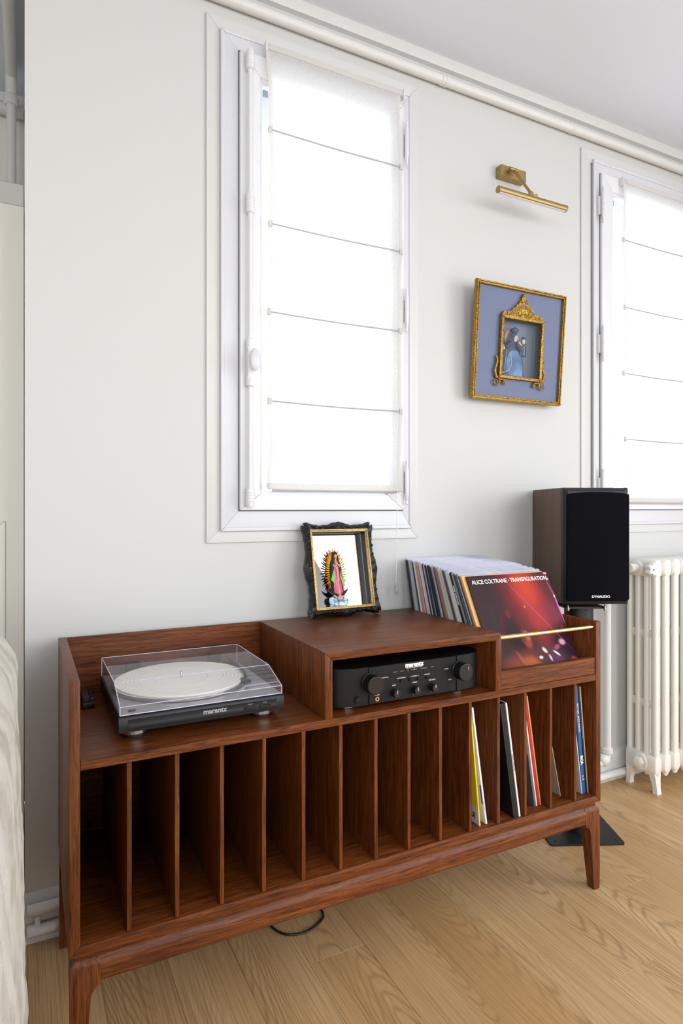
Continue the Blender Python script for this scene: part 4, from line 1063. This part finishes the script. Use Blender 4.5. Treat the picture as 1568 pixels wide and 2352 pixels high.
for s, x_ in ((-1, nx0 - .012), (1, nx1 + .012)):
    b = B()
    scroll(b, x_ + s * .006, nz0 - .024, .016, s, R(90), -.004, .0036)
    b.sweep(spline([(x_ + s * .006, -.003, nz0 - .010), (x_ + s * .014, -.003, nz0 + .015), (x_ + s * .006, -.003, nz0 + .045), (x_ + s * .010, -.003, nz0 + .062), (x_ + s * .014, -.003, nz0 + .064)], 5), [.0052 - .00012 * k for k in range(21)], 8)
    b.sweep(spline([(x_ + s * -.002, -.003, nz0 - .016), (x_ - s * .018, -.003, nz0 - .014), (x_ - s * .032, -.003, nz0 - .018), (x_ - s * .036, -.003, nz0 - .030)], 5), [.0048 - .0001 * k for k in range(16)], 8)
    scroll(b, x_ - s * .032, nz0 - .027, .006, -s, R(90), -.003, .0022)
    b.build('foot_scroll', M['gilt'], pc)
B().box(nx0 + .0008, nx1 - .0008, .0062, .0072, nz0 + .0008, nz1 - .0008).build('niche_glass', M['museum_glass'], pc)

# relief figure standing in the niche
rf = thing('relief_figure', 'painted blue-robed crowned figure holding a child inside the shadow box', 'figurine')
rf.matrix_world = Matrix.Translation((1.2950, 0, 1.4715)) @ Matrix.Rotation(lean_f, 4, 'X') @ Matrix.Translation((cxm - .014, .0262, nz0 + .0003)) @ Matrix.Diagonal((1.16, 1.0, 1.17, 1))
B().lathe([(.029, .0095), (.029, .0118)], (.001, 0, .122), 36, 'y').build('halo', M['pink_halo'], rf)
def robe(prof, sy, off, n=32, flute=0):
    return B().rings([[((r + flute * math.sin(8 * q)) * math.cos(q) + off[0] + ox, r * sy * math.sin(q) + off[1], h) for q in [2 * math.pi * j / n for j in range(n)]] for r, h, ox in prof])
robe([(.054, 0.0004, -.003), (.052, .02, -.004), (.048, .05, -.004), (.038, .08, -.002), (.028, .10, 0), (.020, .112, 0), (.015, .124, .002), (.013, .134, .003), (.006, .141, .003)], .17, (0, .001), 64, .0022).build('robe', M['navy_robe'], rf)
robe([(.034, .0002, .006), (.035, .02, .006), (.033, .045, .005), (.027, .068, .004), (.012, .082, .003)], .20, (0, -.006), 64, .0010).build('gown', M['sky_gown'], rf)
b = B().ball((.006, -.0035, .120), .0085, .006, .0115); b.ball((.0075, -.0098, .119), .0014, .0016, .0022, 8, 5); b.build('head', M['skin_pale'], rf)
B().ball((.003, -.0005, .124), .0125, .0075, .0140).build('hood', M['navy_robe'], rf)
B().lathe([(.009, .137), (.012, .140), (.015, .147), (.012, .1495), (.005, .151)], (.004, -.002, 0), 20, 'z', 1, .6).ball((.004, -.002, .153), .003).build('crown', plain('crown_blue', (.012, .04, .13, 1), .4), rf)
ch = robe([(.015, .068, .034), (.015, .08, .034), (.012, .095, .034), (.008, .104, .034)], .5, (0, -.007), 20); ch.build('child_robe', M['navy_robe'], rf)
B().ball((.035, -.009, .112), .0066, .006, .0085).sweep([(.026, -.010, .098), (.018, -.011, .104)], [.004, .003], 8).ball((.017, -.011, .106), .0045).build('child_head', M['skin_pale'], rf)
B().lathe([(.006, .119), (.009, .123), (.006, .126)], (.035, -.009, 0), 16, 'z', 1, .7).build('child_crown', plain('crown_dark', (.02, .04, .11, 1), .4), rf)
for s, x_ in ((-1, -.047), (1, .046)):
    B().prism([(x_, .078), (x_ + s * .012, .090), (x_ + s * .010, .112), (x_ + s * .003, .122), (x_ - s * .006, .112), (x_ - s * .008, .092)], .004, .0075).build('wing', M['wing'], rf)
B().ball((-.040, -.006, .086), .006, .004, .005).sweep([(-.040, -.008, .088), (-.042, -.008, .096)], [.002, .001], 6).build('hand', M['skin_pale'], rf)
b = B()
for k in range(22):
    u = k / 21; b.ball((-.036 + .004 * u, -.0105 - .001 * u, .020 + .060 * u), .0013, .001, .0013, 6, 4); b.ball((-.022 + .012 * math.sin(u * 3), -.0118, .018 + .05 * u), .0013, .001, .0013, 6, 4)
    b.ball((-.058 + .040 * u, -.0108, .010 + .012 * u * u), .0013, .001, .0013, 6, 4)
for k in range(12): b.ball((.036 - .002 * k / 11, -.0148, .072 + .026 * k / 11), .0012, .001, .0012, 6, 4)
b.build('bead_trim', M['bead'], rf)['kind'] = 'stuff'
b = B()
for dx in (.0035, .0095): b.ball((.006 + dx - .003, -.0088, .1215), .0010, .0006, .0007, 6, 4)
b.ball((.0085, -.0093, .1145), .0013, .0005, .0005, 6, 4).build('face', M['hair'], rf)['kind'] = 'stuff'
B().sweep(spline([(-.012, -.004, .104), (-.026, -.008, .094), (-.036, -.009, .088)], 4), [.0085, .0085, .008, .0075, .007, .0065, .006, .0055, .005], 10).build('sleeve', M['navy_robe'], rf)
B().sweep(spline([(.014, -.005, .102), (.022, -.011, .090), (.030, -.013, .086)], 4), [.0085, .0085, .008, .0075, .007, .0065, .006, .0055, .005], 10).build('sleeve', M['navy_robe'], rf)

# ------------------------------------------------------------------ brass picture light
pl_ = thing('picture_light', 'brushed brass picture light with tube head mounted above the shadow-box picture', 'wall lamp', (1.4998, WY, 2.30))
B().box(-.0585, .0585, -.030, -.0003, -.0205, .0205, .001).build('wall_box', M['brass_dull'], pl_)
B().lathe([(.0028, -.0587), (.0028, -.0592)], (0, -.013, -.003), 12, 'x').build('screw', M['steel'], pl_)
def at(x, y, z): return (x - 1.4998, y - WY, z - 2.30)
j0 = Vector((-.020, -.046, .002))
B().cyl((-.020, -.030, .002), j0, .0055, None, 14).cyl((-.034, -.046, .002), (-.004, -.046, .002), .0060, None, 16).cyl((-.002, -.046, .002), (.007, -.046, .002), .0040, None, 12).build('upper_joint', M['brass_dull'], pl_)
TB = Vector((0.0, -.125, -.136)); e0 = Vector((.001, -.119, -.117))
B().sweep([(-.014, -.046, .001), e0], .0048, 12).build('arm', M['brass_dull'], pl_)
B().box(-.012, .004, -.127, -.111, -.128, -.108, .003).cyl((.004, -.119, -.118), (.022, -.119, -.118), .0052, None, 14).box(.016, .025, -.125, -.113, -.128, -.112, .003).build('lower_joint', M['brass_dull'], pl_)
tb = B()
prof = []
for k in range(29):
    q = R(-60 + 300 * k / 28); prof.append((TB.y + .0115 * math.cos(q), TB.z + .0115 * math.sin(q)))
tb.prism(prof, -.153, .153, 'yz'); tube = tb.build('tube_head', M['brass_dull'], pl_)
B().lathe([(.0118, -.156), (.0122, -.155), (.0122, -.1525), (.0118, -.152)], (0, TB.y, TB.z), 28, 'x').build('end_cap', M['brass_dull'], pl_)
B().lathe([(.0118, .152), (.0122, .1525), (.0122, .155), (.0118, .156)], (0, TB.y, TB.z), 28, 'x').build('end_cap', M['brass_dull'], pl_)
B().box(-.151, .151, TB.y - .0062, TB.y + .0062, TB.z - .0112, TB.z - .0100).build('diffuser', M['lead'], pl_)

# ------------------------------------------------------------------ loudspeaker and its stand
A = -.4345
fm = Vector((1.5775, -.2877, 0))
SD, SW, SH, SZ = .304, .215, .380, .7775
sp = thing('loudspeaker', 'walnut bookshelf loudspeaker with black cloth grille on a stand', 'loudspeaker', (fm.x, fm.y, SZ), (0, 0, A))
B().box(-SW / 2, SW / 2, .030, SD, 0, SH, .0015).build('cabinet', M['wood_spk'], sp)
c = .012
out = [(-SW / 2, .030), (-SW / 2, .013), (-SW / 2 + c, .004), (SW / 2 - c, .004), (SW / 2, .013), (SW / 2, .030)]
# baffle with chamfered edges all round
b = B().rings([[(-SW / 2, .0298, 0), (SW / 2, .0298, 0), (SW / 2, .0298, SH), (-SW / 2, .0298, SH)], [(-SW / 2, .016, 0), (SW / 2, .016, 0), (SW / 2, .016, SH), (-SW / 2, .016, SH)],
               [(-SW / 2 + c, .004, c), (SW / 2 - c, .004, c), (SW / 2 - c, .004, SH - c), (-SW / 2 + c, .004, SH - c)]])
b.build('baffle', M['spk_black'], sp)
g = [(-SW / 2 + .010, .016), (SW / 2 - .010, .016), (SW / 2 - .004, .030), (SW / 2 - .004, SH - .022), (SW / 2 - .010, SH - .014)]
gp = [(-SW / 2 + .006, .020), (-SW / 2 + .012, .013), (SW / 2 - .012, .013), (SW / 2 - .006, .020), (SW / 2 - .006, SH - .022)]
top = [(SW / 2 - .006 - (SW - .012) * k / 12, SH - .020 + .006 * math.sin(math.pi * k / 12)) for k in range(1, 12)]
B().prism(gp + top + [(-SW / 2 + .006, SH - .022)], -.0075, .0038, 'xz', .002).build('grille', M['cloth_black'], sp)
text('lettering', 'DYNAUDIO', .0118, M['white_print'], sp, (.008, -.0078, .0275), bold=.0003, sx=.95)
st = thing('speaker_stand', 'black metal speaker stand with square base plate and thick column', 'speaker stand', (fm.x, fm.y, 0), (0, 0, A))
bc = Matrix.Rotation(-A, 3, 'Z') @ (Vector((1.5473, -.2778, 0)) - fm)   # front middle of the base plate
def rr(x0, x1, y0, y1, r, n=5):
    out = []
    for cx, cy, a0 in ((x1 - r, y1 - r, 0), (x0 + r, y1 - r, 90), (x0 + r, y0 + r, 180), (x1 - r, y0 + r, 270)):
        for k in range(n + 1):
            q = R(a0 + 90 * k / n); out.append((cx + r * math.cos(q), cy + r * math.sin(q)))
    return out
bp = B().prism(rr(bc.x - .1225, bc.x + .1225, bc.y, bc.y + .262, .010), 0, .006, 'xy').build('base_plate', M['stand'], st)
for sx_ in (-1, 1):
    for yy in (.022, .240): B().lathe([(.0042, .00605), (.0042, .0066), (.0015, .0067)], (bc.x + sx_ * .100, bc.y + yy, 0), 12).build('screw', M['hole'], bp)
pcx, pcy = -.020, .100
B().lathe([(.047, .0061), (.047, .7615)], (pcx, pcy, 0), 40).build('column', M['stand'], st)
B().prism(rr(-.096, .036, .020, .20, .008), .762, .7680, 'xy').build('top_plate', M['stand'], st)
for x_ in (-.092, .030):
    for y_ in (.012, .205):
        B().lathe([(.0028, .7605), (.0032, .7745), (.0005, .7774)], (x_, y_, 0), 10).lathe([(.0062, .7640), (.0062, .7668)], (x_, y_, 0), 14).lathe([(.0042, .7575), (.0046, .7580), (.0046, .7638)], (x_, y_, 0), 10).build('spike', M['steel'], st)
for x_ in (-.092, .030):
    B().box(x_ - .004, x_ + .004, .012, .030, .7668, .7680).box(x_ - .004, x_ + .004, .19, .205, .7668, .7680).build('plate_ear', M['stand'], st)

# ------------------------------------------------------------------ cast-iron radiator
RX, RP, NS = 2.076, .0545, 9
rd = thing('radiator', 'white cast-iron column radiator with thick paint under the window', 'radiator', (RX, -.0735, 0))
YC = [-.0545, -.0175, .0195, .0565]
def section(end):
    b = B()
    for y in YC:
        hw, hd = .0145, .0115
        rings_ = []
        for z, k in ((.060, .55), (.070, .9), (.085, 1), (.845, 1), (.862, .95), (.872, .7)):
            rings_.append([(hw * k * math.copysign(abs(math.cos(q)) ** .75, math.cos(q)), y + hd * k * math.copysign(abs(math.sin(q)) ** .75, math.sin(q)), z) for q in [2 * math.pi * j / 16 for j in range(16)]])
        b.rings(rings_)
    def header(z0, z1, r):
        rings_ = []
        for y, k in ((-.069, .35), (-.066, .75), (-.058, 1), (.058, 1), (.066, .75), (.069, .35)):
            zc, hz = (z0 + z1) / 2, (z1 - z0) / 2
            rings_.append([(r * k * math.copysign(abs(math.cos(q)) ** .6, math.cos(q)), y, zc + hz * (.6 + .4 * k) * math.copysign(abs(math.sin(q)) ** .6, math.sin(q))) for q in [2 * math.pi * j / 18 for j in range(18)]])
        b.rings(rings_)
    header(.826, .8945, .0235); header(.070, .145, .0225)
    for z in (.335, .605):
        for y0_, y1_ in zip(YC[:-1], YC[1:]):
            b.rings([[(.011 * k * math.cos(q), y, z + (.020 + .008 * (1 - k2)) * k * math.sin(q)) for q in [2 * math.pi * j / 10 for j in range(10)]] for y, k, k2 in ((y0_ + .003, 1.0, 0), (y0_ + .012, .8, 1), (y1_ - .012, .8, 1), (y1_ - .003, 1.0, 0))])
    # nipples joining the next section
    for z in (.858, .108): b.lathe([(.020, .015), (.020, RP - .015)], (0, 0, z), 16, 'x')
    if end:
        for y, s in ((-.052, -1), (.054, 1)):
            b.rings([[(dx * k, y + dy * k + s * off, z) for dx, dy in ((-.014, -.012), (.014, -.012), (.014, .012), (-.014, .012))] for z, k, off in ((.0003, .85, .008), (.020, .75, .006), (.055, 1.0, .0), (.085, 1.35, -.006))])
    return b
sm_end = section(True).mesh('section', M['rad']); sm_mid = section(False).mesh('section', M['rad'])
for k in range(NS): link('section', sm_end if k in (0, NS - 1) else sm_mid, rd, (k * RP, 0, 0))
b = B().lathe([(.036, -.014), (.036, -.021), (.031, -.026), (.027, -.026)], (0, 0, .108), 32, 'x')
b.build('plug_flange', M['rad'], rd); B().lathe([(.022, -.024), (.022, -.036), (.014, -.041)], (0, 0, .108), 6, 'x').build('plug_nut', M['rad'], rd)
b = B().lathe([(.030, -.016), (.030, -.024), (.024, -.030)], (0, .012, .858), 28, 'x').lathe([(.017, -.024), (.017, -.066)], (0, .012, .858), 20, 'x')
b.build('valve_body', M['rad'], rd)
prof = []
for k in range(48):
    q = 2 * math.pi * k / 48; prof.append((.012 + (.0215 + .0035 * math.cos(5 * q)) * math.cos(q) * .0 , 0))
hand = B(); rings_ = []
for y_, k_ in ((-.048, .7), (-.052, 1), (-.068, 1), (-.072, .85)):
    rings_.append([(-.036 + (.0215 + .0042 * math.cos(5 * q)) * k_ * math.cos(q), y_, .858 + (.0215 + .0042 * math.cos(5 * q)) * k_ * math.sin(q)) for q in [2 * math.pi * j / 40 for j in range(40)]])
hand.rings(rings_)
hw_ = hand.build('valve_handle', M['pvc'], rd); B().lathe([(.0045, -.0716), (.0045, -.0728), (.001, -.073)], (-.036, 0, .858), 14, 'y').build('handle_screw', plain('screw_grey', (.2, .22, .26, 1), .4, .8), hw_)

# ------------------------------------------------------------------ cable under the cabinet
tag(B().sweep(spline([(.435, -.030, .0032), (.452, -.10, .0032), (.4915, -.1597, .0032), (.503, -.207, .0032), (.5277, -.238, .0032), (.575, -.247, .0032), (.6258, -.2218, .0032), (.640, -.195, .0032), (.632, -.170, .010), (.60, -.155, .02), (.585, -.13, .02), (.60, -.09, .0032), (.64, -.02, .0032)], 8), .0030, 8).build('power_cable', M['cable']),
    'black power cable looped on the oak floor under the record cabinet', 'cable')

# ------------------------------------------------------------------ sofa at the left edge
sf = thing('sofa', 'cream sofa in thick wavy pile fabric beside the record cabinet', 'sofa', (-.52, -.97, 0))
def soft_box(x0, x1, y0, y1, z0, z1, r, seed, amp=.010, res=.022, taper=0):
    t = bmesh.new(); bmesh.ops.create_cube(t, size=1)
    bmesh.ops.scale(t, vec=(x1 - x0, y1 - y0, z1 - z0), verts=t.verts); bmesh.ops.translate(t, vec=((x0 + x1) / 2, (y0 + y1) / 2, (z0 + z1) / 2), verts=t.verts)
    bmesh.ops.bevel(t, geom=list(t.edges), offset=r, segments=6, affect='EDGES', profile=.5)
    for ax in range(3):
        lo, hi = ((x0, x1), (y0, y1), (z0, z1))[ax]
        p = lo + r + res
        while p < hi - r:
            no = [0, 0, 0]; no[ax] = 1; co = [0, 0, 0]; co[ax] = p
            bmesh.ops.bisect_plane(t, geom=list(t.verts) + list(t.edges) + list(t.faces), plane_co=co, plane_no=no); p += res
    t.normal_update()
    for v in t.verts:
        n = mnoise.noise(v.co * 9 + Vector((seed, 0, 0))) * .5 + .35 * math.sin(v.co.y * 70 + 5 * mnoise.noise(v.co * 6) + v.co.z * 22) * .5 + mnoise.noise(v.co * 40) * .35
        v.co += v.normal * n * amp
        if v.co.x > (x0 + x1) / 2: v.co.x -= taper * max(0, (v.co.z - .25) / .6) ** 1.5
    return B().merge(t)
soft_box(.14, .4470, -.50, .56, .10, .905, .090, 1, .008, .022, .015).build('backrest', M['sofa'], sf)
soft_box(-.46, .139, -.25, .31, .16, .43, .05, 2, .008, .05).build('seat', M['sofa'], sf)
for y0_, y1_ in ((-.50, -.26), (.32, .56)): soft_box(-.46, .138, y0_, y1_, .10, .62, .07, 5, .008, .05).build('arm', M['sofa'], sf)
B().box(-.42, .40, -.45, .51, .06, .10).build('base', M['black'], sf)
for x_, y_ in ((-.40, -.43), (.38, -.43), (-.40, .49), (.38, .49)): B().lathe([(.018, 0), (.022, .06)], (x_, y_, 0), 14).build('leg', M['wood_z'], sf)
